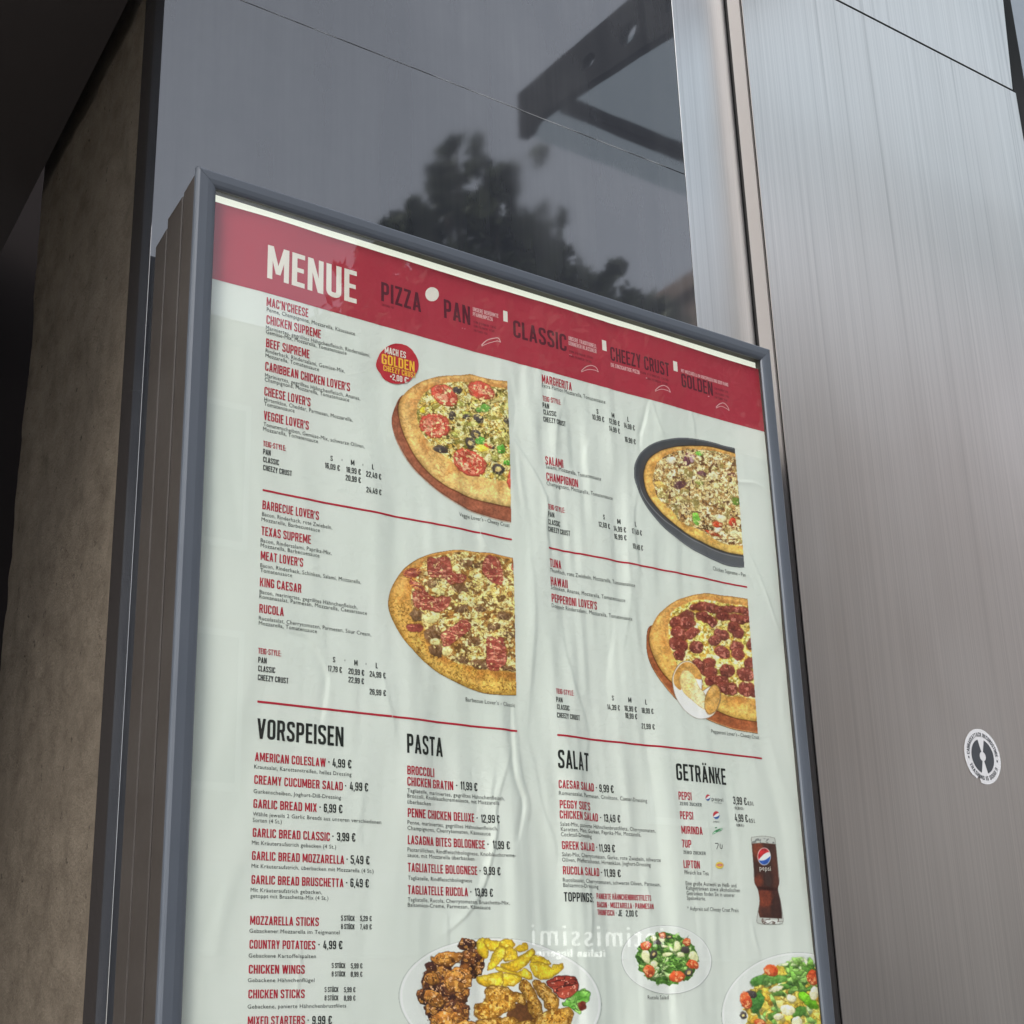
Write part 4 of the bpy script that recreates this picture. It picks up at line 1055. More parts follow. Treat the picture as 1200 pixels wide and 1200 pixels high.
def ext(pts):                          # run a cut-off outline on past the clip edge
    n = len(pts)
    for k in range(n):
        a, b = pts[k], pts[(k + 1) % n]
        if a[0] >= 1000 and b[0] >= 1000:
            p, q = pts[k - 1], pts[(k + 2) % n]
            f = lambda u, v: (u[0] + 140, u[1] + (u[1] - v[1]) * 140 / (u[0] - v[0]))
            return pts[:k + 1] + [f(a, p), f(b, q)] + pts[k + 1:]
    return pts
def crust(P, outer, inner, top, mid, low, brown):
    do = P.sdf(smooth(ext(outer))); di = P.sdf(smooth(ext(inner)))
    m = P.mask(do + 0.8 * (P.pn(9, 5) - 0.5))
    t = np.clip(-do / (np.maximum(-do, 0) + np.maximum(di, 0.01) + 1e-6), 0, 1)
    g_ = np.clip((P.Y - P.ys[0]) / (P.ys[-1] - P.ys[0]), 0, 1)
    c = P.mix(top, low, g_ * 1.3 - 0.2)
    c = c * (1 - 0.22 * np.clip(1 - t * 4, 0, 1)[..., None])              # browner outer rim
    hl = np.exp(-((t - 0.38) / 0.2) ** 2)[..., None]
    c = c * (1 - hl * 0.35) + np.asarray(mid, float) * hl * 0.35
    br = np.clip((P.pn(13, 8, 3) - 0.42) * 4, 0, 1) * np.clip(t * 1.6 - 0.25, 0, 1)
    c = P.mix(c, brown, br * 0.75)
    P.put(m, c + (P.pn(2.2, 9, 2)[..., None] - 0.5) * 26)
    P.squig(m * np.clip((P.pn(14, 23) - 0.4) * 4, 0, 1), np.asarray(brown) * 0.85, 6, 0.05, 24, amount=0.5)
    return do, di
def slice_(P, cx, cy, rx, ry, rot, sd):        # tomato
    d = P.ell(cx, cy, rx, ry, rot, 0.06, sd)
    P.put(P.mask(d - 0.7) * .6, (120, 62, 38), False)
    P.put(P.mask(d), (186, 78, 66) * P.light); P.put(P.mask(d + 1.2), (205, 112, 92))
    P.put(P.mask(d + 2.0), (190, 84, 70))
    m = P.mask(d + 2.8)
    P.spots(m, (222, 150, 124), 4.5, 0.52, sd, 0.06, 0.9); P.squig(m, (150, 56, 48), 5, 0.05, sd + 2, amount=0.8)
    P.spots(m, (235, 196, 160), 2.4, 0.66, sd + 5, 0.05, 0.8)
def olive(P, cx, cy, rx, ry, rot, ring, sd):
    d = P.ell(cx, cy, rx, ry, rot, 0.12, sd)
    P.put(P.mask(d - 0.4) * .5, (70, 60, 40), False); P.put(P.mask(d), (74, 66, 64) * P.light ** 2)
    P.spots(P.mask(d + 0.8), (105, 102, 104), 2.5, 0.6, sd, 0.05, 0.6)
    if ring: P.put(P.mask(P.ell(cx, cy, rx * .45, ry * .45, rot)), (212, 190, 128))
def blob(P, cx, cy, rx, ry, rot, col, sd, wob=0.3, edge=(95, 62, 34), var=22):
    d = P.ell(cx, cy, rx, ry, rot, wob, sd)
    P.put(P.mask(d - 0.5) * .55, edge, False)
    c = np.asarray(col, float) + (P.pn(2.6, sd, 2)[..., None] - 0.5) * 2 * var
    P.put(P.mask(d), c * P.light)
    return d

# --- vegetable pizza with tomatoes and olives on a wooden board
P = Pic(456, 433, 602, 614, (440, 430, 6), seed=3)
boardp = [(195, 195), (140, 270), (112, 370), (130, 480), (180, 600), (260, 720), (370, 830), (500, 930), (640, 1010), (800, 1065), (960, 1100), (1150, 1140), (1150, 900), (600, 500), (300, 250)]
d = P.sdf(smooth(boardp)); c = P.mix((140, 86, 66), (166, 108, 84), P.n(8, 3, 0.4, 2.0, 4))
P.put(P.mask(d), c); P.put(P.mask(np.abs(d + 0.9) - 0.6) * np.clip((P.Y - 500) / 30, 0, 1), (188, 176, 160)); P.put(P.mask(np.abs(d + 2.0) - 0.4) * np.clip((P.Y - 500) / 30, 0, 1), (110, 70, 54))
outer = [(200, 190), (270, 130), (380, 80), (500, 60), (600, 55), (680, 48), (770, 75), (850, 90), (1000, 108), (1000, 990), (870, 970), (700, 930), (540, 865), (400, 770), (290, 650), (210, 500), (170, 370), (163, 265)]
inner = [(350, 180), (480, 118), (600, 105), (760, 130), (1000, 168), (1000, 810), (860, 795), (740, 770), (640, 730), (560, 690), (470, 620), (410, 560), (350, 500), (310, 430), (288, 330), (305, 250)]
P.put(P.mask(P.sdf(smooth(ext(outer))) - 1.1), (98, 58, 38), False)
do, di = crust(P, outer, inner, (212, 164, 100), (238, 208, 144), (230, 196, 130), (184, 128, 76))
m = P.mask(di + 1.6 * (P.pn(6, 30) - 0.5), 0.6)
P.put(m, P.mix((232, 208, 118), (244, 228, 158), P.pn(5, 31)))
P.spots(m, (198, 160, 78), 6, 0.52, 32, 0.06, 0.7); P.squig(m, (96, 78, 30), 5.0, 0.050, 33, 1, 1.3, 0.95); P.squig(m, (120, 88, 34), 3.4, 0.055, 34, 1.2, 1, 0.75)
P.spots(m, (92, 84, 38), 3.4, 0.60, 35, 0.05, 0.9); P.spots(m, (252, 242, 190), 3.0, 0.62, 36, 0.05, 0.8); P.spots(m, (132, 128, 62), 7, 0.64, 37, 0.04, 0.7)
P.warp = 0.8
for k, q in enumerate([(560, 480, 26, 16, 30), (640, 330, 40, 16, 20), (690, 400, 40, 18, 0), (545, 250, 26, 14, 60), (830, 640, 40, 18, 30), (600, 260, 40, 14, 10)]): blob(P, *q, (178, 176, 96), 200 + k, 0.25, (92, 86, 36))
for k, q in enumerate([(485, 200, 100, 66, 30), (745, 165, 95, 58, 22), (415, 415, 106, 84, 18), (660, 670, 125, 84, 25), (990, 790, 60, 90, 0)]): slice_(P, *q, 60 + k)
for k, q in enumerate([(575, 165, 34, 22, 10, 0), (725, 362, 40, 24, 42, 0), (706, 470, 32, 30, 20, 1), (668, 532, 36, 40, 0, 1), (460, 580, 52, 26, 12, 0), (862, 718, 46, 34, 15, 1), (925, 378, 24, 20, 0, 0), (535, 345, 26, 32, 20, 0), (640, 350, 24, 20, 0, 0), (820, 560, 20, 14, 0, 0)]): olive(P, *q, 90 + k)
for k, (q, c) in enumerate([((760, 292, 52, 24, -8), (118, 172, 84)), ((735, 515, 36, 26, 10), (106, 184, 82)), ((880, 580, 26, 32, 20), (104, 170, 72)), ((925, 675, 28, 20, 0), (92, 158, 62)), ((330, 302, 26, 22, 0), (230, 206, 66)), ((750, 567, 48, 24, 10), (238, 214, 84)), ((796, 550, 30, 15, 25), (182, 72, 50)), ((790, 640, 20, 30, 0), (236, 226, 170)), ((850, 235, 36, 16, -20), (190, 180, 120))]): blob(P, *q, c, 120 + k, 0.2)
P.spots(m, (246, 232, 168), 3.2, 0.70, 71, 0.05, 0.8); P.squig(m, (120, 84, 40), 4.2, 0.045, 72, amount=0.55); P.squig(m, (250, 238, 190), 5.5, 0.035, 73, amount=0.5)
P.build('pizza_picture', poster, [(0, 0), (925, 0), (960, 1200), (0, 1200)], label='picture of a vegetable pizza with tomato slices and olives')

# --- bacon pizza
P = Pic(452, 643, 608, 818, (440, 620, 6), seed=5)
outer = [(385, 178), (480, 160), (580, 150), (700, 163), (830, 175), (1040, 222), (1040, 1165), (900, 1166), (760, 1150), (620, 1100), (500, 1040), (390, 970), (290, 880), (200, 780), (130, 660), (92, 560), (95, 470), (130, 380), (200, 280), (290, 215)]
inner = [(350, 215), (420, 195), (600, 165), (800, 185), (1040, 235), (1040, 1010), (850, 990), (700, 970), (600, 950), (520, 920), (430, 850), (370, 760), (330, 660), (270, 600), (250, 500), (270, 380)]
P.put(P.mask(P.sdf(smooth(ext(outer))) - 0.5), (128, 84, 44), True)
do, di = crust(P, outer, inner, (208, 158, 92), (230, 194, 116), (218, 178, 92), (172, 114, 60))
cm = P.mask(do) * (1 - P.mask(di))
P.spots(cm * np.clip((P.Y - 690) / 20, 0, 1), (146, 104, 48), 1.6, 0.60, 12, 0.06, 0.8)
m = P.mask(di + 2.2 * (P.pn(7, 30) - 0.5), 0.6)
P.put(m, P.mix((226, 198, 116), (242, 224, 156), P.pn(6, 31)))
P.spots(m, (170, 122, 66), 8, 0.50, 32, 0.08, 0.85); P.squig(m, (112, 74, 34), 5.6, 0.055, 33, 0.8, 1.4, 0.95); P.squig(m, (134, 92, 44), 3.6, 0.06, 34, 0.8, 1.3, 0.8)
P.spots(m, (250, 236, 176), 3.6, 0.6, 36, 0.05, 0.9); P.spots(m, (116, 84, 52), 4.6, 0.63, 37, 0.05, 0.85)
P.warp = 0.8
for k, q in enumerate([(300, 610, 50, 42, 0), (400, 740, 52, 60, 0), (432, 850, 52, 42, 30), (745, 950, 62, 30, 0), (600, 420, 45, 32, 0), (600, 560, 40, 26, 0), (740, 560, 40, 26, 20), (700, 790, 44, 26, 0), (900, 610, 50, 24, 10), (940, 740, 44, 24, 0), (620, 920, 50, 22, 10), (660, 250, 80, 26, 10), (830, 690, 36, 24, 0), (400, 390, 45, 25, 20), (940, 980, 50, 20, 10)]): blob(P, *q, (128, 98, 72), 200 + k, 0.3, (88, 62, 38), 30)
for k, q in enumerate([(390, 620, 62, 40, 0), (420, 790, 34, 22, 0), (500, 850, 30, 40, 0), (560, 280, 22, 18, 0), (720, 330, 30, 18, 0), (440, 440, 50, 22, 20)]): blob(P, *q, (240, 228, 160), 230 + k, 0.2, (150, 116, 60))
def bacon(pts, sd):
    d = P.sdf(smooth(pts)) + 1.0 * (P.pn(4, sd) - 0.5)
    P.put(P.mask(d - 0.6) * .6, (84, 44, 32), False)
    P.put(P.mask(d), P.mix((144, 72, 64), (178, 102, 88), P.n(5, 2, 0.6, 1.6, sd + 1)))
    P.spots(P.mask(d + 0.8), (222, 150, 128), 4.5, 0.60, sd + 2, 0.05, 0.85, 0.6, 2.0); P.squig(P.mask(d + 1), (116, 44, 42), 5, 0.05, sd + 3, 0.7, 1.6, 0.8)
for k, q in enumerate([[(365, 215), (430, 205), (505, 205), (530, 270), (520, 350), (440, 340), (375, 335)], [(510, 310), (620, 320), (615, 375), (510, 380)], [(760, 230), (800, 185), (880, 245), (890, 385), (820, 370), (750, 295)], [(268, 445), (330, 430), (400, 478), (520, 480), (525, 520), (470, 575), (380, 570), (275, 540)], [(460, 740), (540, 690), (600, 640), (650, 640), (670, 695), (600, 760), (540, 800), (490, 822)], [(790, 775), (850, 765), (910, 785), (912, 950), (800, 985)], [(195, 300), (250, 280), (310, 280), (300, 330), (220, 345)], [(240, 350), (300, 380), (345, 420), (300, 440), (250, 400)], [(210, 690), (240, 665), (330, 680), (320, 720), (240, 720)], [(970, 200), (1010, 220), (1010, 290), (960, 280)]]): bacon(q, 60 + 5 * k)
P.squig(P.mask(P.sdf(smooth([(180, 300), (340, 240), (360, 420), (260, 440), (170, 420)]))), (236, 170, 92), 5, 0.07, 91, 0.7, 1.5, 0.9)
P.spots(m, (244, 226, 160), 3.2, 0.72, 71, 0.05, 0.8); P.squig(m, (120, 84, 40), 4.2, 0.045, 72, amount=0.55); P.squig(m, (250, 238, 190), 5.5, 0.035, 73, amount=0.5)
P.build('pizza_picture', poster, [(0, 0), (962, 0), (1000, 1200), (0, 1200)], label='picture of a bacon pizza with thick golden crust')

# --- pan pizza in its dark pan
P = Pic(740, 508, 876, 670, (740, 505, 7.273), seed=7)
pan = [(20, 350), (30, 270), (80, 180), (170, 110), (280, 75), (420, 56), (560, 66), (700, 95), (820, 130), (1000, 165), (1000, 1170), (850, 1156), (720, 1112), (560, 1042), (420, 950), (290, 850), (170, 720), (80, 580), (28, 440)]
d = P.sdf(smooth(ext(pan))); P.put(P.mask(d), P.mix((66, 68, 72), (92, 94, 98), np.clip((P.V - 500) / 500, 0, 1) + 0.2 * P.pn(12, 2)))
P.put(P.mask(np.abs(d + 0.5) - 0.35), (40, 42, 44), False); P.put(P.mask(np.abs(d + 1.3) - 0.35), (130, 133, 136), False)
pz = [(105, 420), (110, 330), (150, 240), (230, 180), (340, 145), (450, 128), (600, 128), (740, 150), (1000, 230), (1000, 1062), (860, 1040), (720, 1000), (560, 930), (420, 840), (300, 750), (200, 640), (130, 530)]
lip = [(q[0] - 40 * (q[0] < 900), q[1] + (62 if q[1] > 400 else 0)) for q in pz]
d2 = P.sdf(smooth(ext([(60, 420), (70, 320), (120, 220), (220, 150), (340, 112), (450, 98), (600, 98), (740, 122), (1000, 200), (1000, 1085), (860, 1062), (720, 1022), (560, 952), (420, 866), (280, 770), (170, 660), (90, 540)])))
P.put(P.mask(d2), (72, 70, 72), False); P.put(P.mask(np.abs(d2) - 0.35) * np.clip((P.V - 420) / 100, 0, 1), (148, 150, 152), False)
P.put(P.mask(P.sdf(smooth(ext(pz))) - 0.9), (52, 42, 34), False)
inner = [(190, 330), (230, 260), (310, 205), (450, 160), (600, 160), (740, 180), (1000, 255), (1000, 985), (860, 972), (740, 935), (600, 855), (420, 775), (330, 675), (230, 590), (185, 470)]
do, di = crust(P, pz, inner, (216, 168, 98), (230, 194, 120), (220, 184, 104), (194, 142, 78))
m = P.mask(di + 2.4 * (P.pn(5, 30) - 0.5), 0.5)
P.put(m, P.mix((222, 194, 132), (240, 222, 166), P.pn(5, 31)))
P.spots(m, (176, 136, 84), 6, 0.52, 32, 0.06, 0.75); P.squig(m, (104, 72, 40), 4.6, 0.060, 33, 1, 1.1, 0.95); P.squig(m, (124, 86, 48), 3.2, 0.07, 34, 1.1, 1, 0.85)
P.spots(m, (250, 238, 196), 2.8, 0.61, 36, 0.05, 0.9); P.spots(m, (104, 72, 50), 4.0, 0.63, 37, 0.05, 0.9); P.spots(m, (152, 140, 84), 6, 0.66, 38, 0.04, 0.8)
P.warp = 0.8
for k, (q, c) in enumerate([((475, 240, 34, 60, 10), (108, 62, 78)), ((520, 235, 20, 36, 10), (190, 160, 170)), ((410, 460, 60, 30, -20), (112, 74, 80)), ((610, 365, 40, 20, 20), (112, 74, 82)), ((330, 250, 40, 30, 0), (240, 224, 190)), ((585, 190, 36, 20, 0), (112, 170, 76)), ((550, 750, 30, 58, -18), (128, 196, 78)), ((890, 600, 36, 30, 0), (110, 140, 62)), ((580, 440, 40, 20, 30), (150, 158, 84)), ((735, 795, 42, 26, 10), (196, 84, 56)), ((860, 780, 30, 40, 20), (188, 72, 52)), ((736, 838, 38, 20, -8), (240, 226, 196)), ((690, 870, 80, 16, 20), (188, 76, 46)), ((760, 740, 60, 30, 10), (238, 222, 172)), ((540, 405, 16, 22, 0), (236, 226, 190)), ((850, 370, 40, 18, 30), (120, 76, 70)), ((430, 590, 70, 18, 24), (196, 178, 120)), ((245, 470, 60, 26, 30), (206, 176, 104)), ((720, 470, 30, 26, 0), (238, 224, 160)), ((900, 880, 60, 30, 12), (240, 224, 170)), ((640, 820, 50, 20, 14), (92, 72, 48))]): blob(P, *q, c, 120 + k, 0.25)
P.spots(m, (242, 226, 178), 3.2, 0.64, 71, 0.05, 0.8); P.squig(m, (120, 84, 40), 4.2, 0.045, 72, amount=0.55); P.squig(m, (250, 238, 190), 5.5, 0.035, 73, amount=0.5)
P.build('pizza_picture', poster, [(0, 0), (872, 0), (975, 1300), (0, 1300)], label='picture of a pan pizza in a dark round pan')

# --- salami pizza on a board, with the round mushroom inset
P = Pic(754, 692, 894, 864, (740, 690, 6.667), seed=9)
d = P.sdf(smooth([(140, 290), (112, 400), (125, 540), (190, 680), (310, 840), (420, 930), (600, 1032), (800, 1102), (1005, 1135), (1200, 1165), (1200, 900), (600, 600), (300, 300)]))
P.put(P.mask(d), P.mix((142, 82, 56), (176, 112, 74), P.n(8, 3, 0.5, 2, 4))); P.put(P.mask(np.abs(d + 1.2) - 0.5) * np.clip((P.Y - 770) / 30, 0, 1), (206, 168, 118), False); P.put(P.mask(np.abs(d + 0.3) - 0.4), (84, 56, 40), False)
outer = [(140, 330), (190, 220), (290, 125), (400, 70), (560, 36), (700, 48), (820, 60), (1000, 92), (1060, 1042), (880, 1022), (760, 992), (640, 940), (480, 860), (330, 752), (240, 660), (170, 530), (136, 420)]
inner = [(305, 195), (380, 138), (480, 92), (600, 88), (740, 113), (1000, 145), (1060, 862), (850, 845), (740, 835), (640, 795), (520, 745), (420, 665), (345, 580), (300, 470), (280, 330)]
P.put(P.mask(P.sdf(smooth(ext(outer))) - 0.9), (92, 54, 34), False)
do, di = crust(P, outer, inner, (214, 162, 96), (240, 206, 126), (230, 190, 104), (188, 130, 72))
m = P.mask(di + 2.0 * (P.pn(6, 30) - 0.5), 0.6)
P.put(m, P.mix((232, 204, 104), (248, 232, 160), P.pn(6, 31)))
P.squig(m, (150, 112, 40), 5, 0.05, 33, 1, 1.2, 0.8); P.spots(m, (196, 152, 62), 4, 0.56, 34, 0.06, 0.7); P.spots(m, (128, 120, 44), 3.0, 0.66, 35, 0.04, 0.7); P.spots(m, (254, 244, 196), 3, 0.6, 36, 0.05, 0.8)
P.warp = 0.8
def salami(cx, cy, rx, ry, rot, sd):
    d = P.ell(cx, cy, rx, ry, rot, 0.16, sd)
    P.put(P.mask(d - 0.6) * .6, (104, 56, 30), False)
    P.put(P.mask(d), P.mix((112, 58, 50), (158, 92, 78), P.pn(4, sd + 1)) * P.light)
    P.squig(P.mask(d + 0.7), (96, 42, 38), 4, 0.06, sd + 2, amount=0.8); P.spots(P.mask(d + 0.8), (206, 142, 124), 3.0, 0.64, sd + 3, 0.04, 0.7)
for k, q in enumerate([(480, 145, 30, 26, 0), (540, 140, 60, 34, 0), (620, 150, 60, 36, 10), (700, 165, 60, 34, 0), (770, 160, 50, 30, 0), (850, 165, 60, 30, 5), (900, 180, 40, 30, 0), (420, 220, 66, 44, -20), (350, 270, 55, 50, 0), (430, 265, 60, 50, 0), (370, 350, 70, 50, 20), (460, 350, 60, 40, -20), (340, 430, 50, 50, 0), (390, 450, 40, 50, 0), (370, 520, 44, 40, 0), (500, 457, 56, 46, 10), (570, 225, 66, 40, 30), (625, 260, 40, 36, 10), (720, 215, 54, 34, 0), (830, 235, 70, 36, 10), (900, 240, 30, 30, 0), (800, 300, 50, 44, 10), (835, 345, 40, 46, 0), (705, 357, 62, 40, 20), (650, 405, 50, 40, -10), (710, 497, 66, 46, 26), (820, 450, 56, 40, 0), (835, 510, 50, 46, 20), (935, 430, 26, 40, 0), (750, 640, 56, 52, 10), (890, 668, 70, 52, 15), (930, 580, 46, 44, 0), (600, 590, 60, 46, -20), (560, 620, 60, 50, 0), (610, 650, 50, 40, 0), (520, 590, 50, 40, 20), (640, 720, 70, 44, 0), (710, 720, 50, 40, 20), (760, 780, 72, 50, 14), (700, 770, 50, 40, 0), (900, 785, 70, 56, 5), (960, 800, 40, 40, 0)]): salami(*q, 60 + 4 * k)
P.warp = 0.0
inset = [(312, 720), (328, 650), (372, 588), (430, 566), (470, 580), (520, 640), (545, 720), (545, 800), (600, 770), (650, 752), (684, 790), (690, 870), (650, 965), (590, 1010), (500, 1014), (400, 945), (335, 840)]
d = P.sdf(smooth(inset)); P.put(P.mask(d - 0.5), (96, 74, 48), True); P.put(P.mask(d), (240, 238, 230))
dm_ = P.sdf(smooth([(318, 720), (335, 650), (380, 592), (430, 572), (480, 590), (530, 650), (540, 710), (470, 690), (410, 640), (370, 700), (380, 790), (340, 770)])); P.put(P.mask(dm_), P.mix((186, 136, 72), (218, 176, 108), P.pn(5, 7))); P.squig(P.mask(dm_ + .5), (182, 136, 76), 5, .06, 8, amount=.6)
dm_ = P.sdf(smooth([(375, 690), (420, 640), (480, 680), (520, 770), (570, 830), (590, 920), (560, 940), (480, 880), (410, 820), (380, 760)])); P.put(P.mask(dm_ - .4), (178, 140, 84), False); P.put(P.mask(dm_), P.mix((228, 204, 142), (248, 234, 192), (P.U - 380) / 200)); P.spots(P.mask(dm_), (226, 196, 128), 6, .56, 9, .08, .6)
dm_ = P.ell(628, 868, 56, 112, 12, .05, 11); P.put(P.mask(dm_ - .5), (128, 92, 52), False); P.put(P.mask(dm_), P.mix((202, 152, 82), (224, 184, 118), P.pn(5, 12))); P.squig(P.mask(dm_ + .7), (188, 140, 80), 5, .05, 13, amount=.6)
P.build('pizza_picture', poster, [(0, 0), (903, 0), (1008, 1300), (0, 1300)], label='picture of a salami pizza with a round mushroom inset')

# --- plates
def plate(P, cx, cy, rx, ry, rot, rim=0.80):
    d = P.ell(cx, cy, rx, ry, rot); r = 1 + d * P.k / min(rx, ry)
    P.put(P.mask(d - 0.3), (176, 184, 178)); P.put(P.mask(d + 0.3), (222, 226, 220))
    P.put(np.clip(1 - np.abs(r - 0.975) / 0.015, 0, 1) * P.mask(d), (238, 240, 236), False)
    P.put(np.clip(1 - np.abs(r - rim) / 0.02, 0, 1) * 0.5, (208, 213, 208), False)
    return d
# mixed starters plate
P = Pic(464, 1094, 708, 1252, (440, 1090, 7.5), 0.55, seed=13)
plate(P, 1095, 615, 890, 545, 4)
P.warp = 0.8
def meat(cx, cy, rx, ry, rot, sd, a=(70, 46, 42), bcol=(150, 98, 52), hi=(206, 150, 76)):
    d = P.ell(cx, cy, rx, ry, rot, 0.22, sd)
    P.put(P.mask(d - 0.5), (60, 42, 34))
    P.put(P.mask(d), P.mix(a, bcol, (P.pn(7, sd + 1) - 0.3) * 2.2) * P.light ** 2); mm = P.mask(d + 1)
    P.spots(mm, hi, 5, 0.58, sd + 2, 0.08, 0.8); P.squig(mm, (58, 38, 30), 5, 0.06, sd + 3, amount=0.75); P.spots(mm, (232, 190, 150), 2.2, 0.70, sd + 4, 0.04, 0.8)
for k, q in enumerate([(480, 420, 60, 100, 20), (800, 130, 80, 60, 0), (850, 290, 110, 130, 10), (560, 350, 120, 70, 10), (430, 580, 60, 70, 0), (540, 500, 130, 120, 20), (680, 560, 130, 140, 0), (560, 690, 120, 110, 10), (700, 730, 130, 110, 0)]): meat(*q, 20 + 5 * k)
for k, q in enumerate([(640, 250, 130, 60, -8), (720, 440, 110, 120, 40), (520, 600, 100, 60, 30), (640, 830, 160, 120, 0), (500, 430, 70, 50, 30), (800, 900, 160, 100, 0), (640, 980, 160, 100, 0)]): meat(*q, 80 + 5 * k, (140, 92, 46), (188, 132, 66), (226, 170, 90))
def wedge(pts, sd, c0=(204, 166, 48), c1=(236, 212, 74)):
    q = np.array(pts, float)
    d = P.sdf(smooth(q)); P.put(P.mask(d - 0.5), (150, 108, 40)); P.put(P.mask(d), P.mix(c0, c1, P.pn(9, sd) * 1.6 - 0.3) * np.clip(0.80 + 0.07 * -d, 0.8, 1.06)[..., None]); P.squig(P.mask(d + 1), (182, 140, 40), 8, 0.04, sd + 1, amount=0.5); P.spots(P.mask(d + .6), (246, 226, 130), 4, .66, sd + 2, .05, .6)
W = lambda L: [((x / 8.571 + 140) * 7.5, (y / 8.571) * 7.5) for x, y in L]          # from the right-hand zoom
for k, q in enumerate([[(900, 90), (960, 75), (990, 200), (960, 250), (890, 170)], [(960, 80), (1120, 110), (1180, 90), (1200, 150), (1060, 180), (980, 160)], W([(60, 110), (110, 95), (170, 130), (160, 190), (40, 170)]), W([(190, 180), (300, 135), (320, 190), (220, 215)]), W([(100, 190), (160, 180), (215, 270), (150, 305), (85, 300)]), W([(15, 180), (95, 175), (80, 270), (10, 360), (-60, 400), (-70, 370)]),
    W([(290, 230), (370, 195), (395, 240), (320, 330), (200, 420), (110, 400), (50, 350), (170, 310)]), W([(380, 260), (450, 265), (570, 330), (480, 350), (360, 320)]), W([(10, 370), (60, 380), (200, 430), (300, 390), (370, 490), (280, 480), (120, 430), (20, 405)]), W([(345, 350), (380, 320), (540, 350), (575, 380), (600, 345), (685, 345), (660, 420), (560, 480), (470, 500), (380, 450)]), W([(70, 440), (160, 450), (250, 480), (200, 540), (110, 565), (60, 540)]), W([(-180, 470), (-20, 440), (60, 420), (70, 500), (40, 560), (-100, 560), (-170, 530)])]): wedge(q, 140 + 3 * k)
def crumb(pts, sd, c0=(172, 122, 46), c1=(214, 168, 84)):
    d = P.sdf(smooth(pts)) + 2.2 * (P.pn(5, sd) - 0.5)
    P.put(P.mask(d - 0.5), (112, 74, 32)); P.put(P.mask(d), P.mix(c0, c1, P.pn(4, sd + 1) * 1.6 - 0.3) * np.clip(0.72 + 0.06 * -d, 0.72, 1.08)[..., None]); mm = P.mask(d + 0.6)
    P.squig(mm, (138, 92, 36), 4, 0.07, sd + 2, amount=0.8); P.spots(mm, (232, 192, 116), 2.6, 0.60, sd + 3, 0.05, 0.8); P.spots(mm, (124, 78, 30), 3.0, 0.66, sd + 4, .04, .8)
P.put(P.mask(P.sdf(smooth(W([(150, 770), (300, 720), (420, 860), (300, 960), (120, 900)])))), (108, 74, 48))
for k, q in enumerate([W([(-90, 580), (60, 560), (170, 620), (290, 660), (280, 750), (200, 720), (190, 790), (100, 830), (-40, 900), (-190, 880), (-200, 760), (-110, 700)]), W([(230, 540), (290, 495), (340, 540), (420, 660), (480, 780), (460, 860), (390, 880), (330, 820), (310, 720), (240, 600)]), W([(370, 530), (420, 500), (500, 540), (600, 640), (650, 720), (620, 800), (540, 800), (480, 700), (420, 620)]), W([(340, 940), (500, 830), (700, 780), (780, 820), (760, 940), (640, 1040), (420, 1060)]), W([(-180, 920), (60, 880), (200, 900), (240, 1040), (0, 1120), (-200, 1060)]), W([(180, 960), (330, 900), (420, 1000), (300, 1100)])]): crumb(q, 200 + 5 * k)
sc = W([(530, 530), (600, 480), (700, 460), (800, 480), (835, 540), (820, 630), (740, 680), (650, 670), (600, 610)])
d = P.sdf(smooth(sc)); P.put(P.mask(d - 0.8), (66, 30, 28)); P.put(P.mask(d), P.mix((142, 58, 46), (186, 92, 72), (P.V - 380) / 220)); P.squig(P.mask(d + 1), (62, 30, 30), 13, 0.06, 260, 0.5, 2.2, 0.9); P.spots(P.mask(d + 1), (222, 160, 140), 3, .72, 262, .03, .9)
lt = W([(690, 740), (760, 680), (830, 620), (900, 600), (940, 640), (925, 720), (860, 760), (850, 840), (760, 780)])
d = P.sdf(smooth(lt)) + 1.6 * (P.pn(5, 270) - .5); P.put(P.mask(d - .5), (54, 88, 36)); P.put(P.mask(d), P.mix((96, 158, 62), (170, 216, 124), P.pn(6, 271) * 1.8 - .4)); P.squig(P.mask(d), (52, 84, 36), 7, .05, 272, amount=.8)
blob(P, *W([(870, 760)])[0], 30, 34, 0, (110, 52, 42), 275)
P.build('plate_picture', poster, label='picture of a starter plate with wings, potato wedges and nuggets')

def leaves(P, m, cols, n, cx, cy, rx, ry, L, wd, sd):
    for k in range(n):
        a = P.rng.uniform(0, 2 * math.pi); r = math.sqrt(P.rng.uniform(0, 1))
        x, y = cx + rx * r * math.cos(a), cy + ry * r * math.sin(a)
        l = L * P.rng.uniform(0.5, 1.2); d = P.ell(x, y, l, wd * P.rng.uniform(0.5, 1.3), P.rng.uniform(0, 180), 0.18, sd + k)
        c = cols[P.rng.integers(len(cols))]
        P.put(P.mask(d - 0.25) * m * .7, np.array(c) * 0.55); P.put(P.mask(d) * m, np.asarray(c, float) * P.light ** 1.5 + (P.pn(2.5, sd + k)[..., None] - .5) * 40)
def cherry(P, cx, cy, rx, ry, rot, sd):
    d = P.ell(cx, cy, rx, ry, rot, .05, sd); P.put(P.mask(d - .3) * .6, (120, 54, 28)); P.put(P.mask(d), P.mix((184, 76, 46), (216, 116, 74), P.pn(4, sd) * 1.5 - .2) * P.light ** 1.5); P.spots(P.mask(d + .6), (240, 176, 128), 3, .62, sd + 1, .05, .85); P.squig(P.mask(d + .6), (168, 58, 36), 4, .05, sd + 2, amount=.6)
GREENS = [(112, 152, 76), (146, 184, 104), (92, 132, 64), (176, 206, 140), (72, 106, 56), (128, 168, 86), (196, 214, 160)]
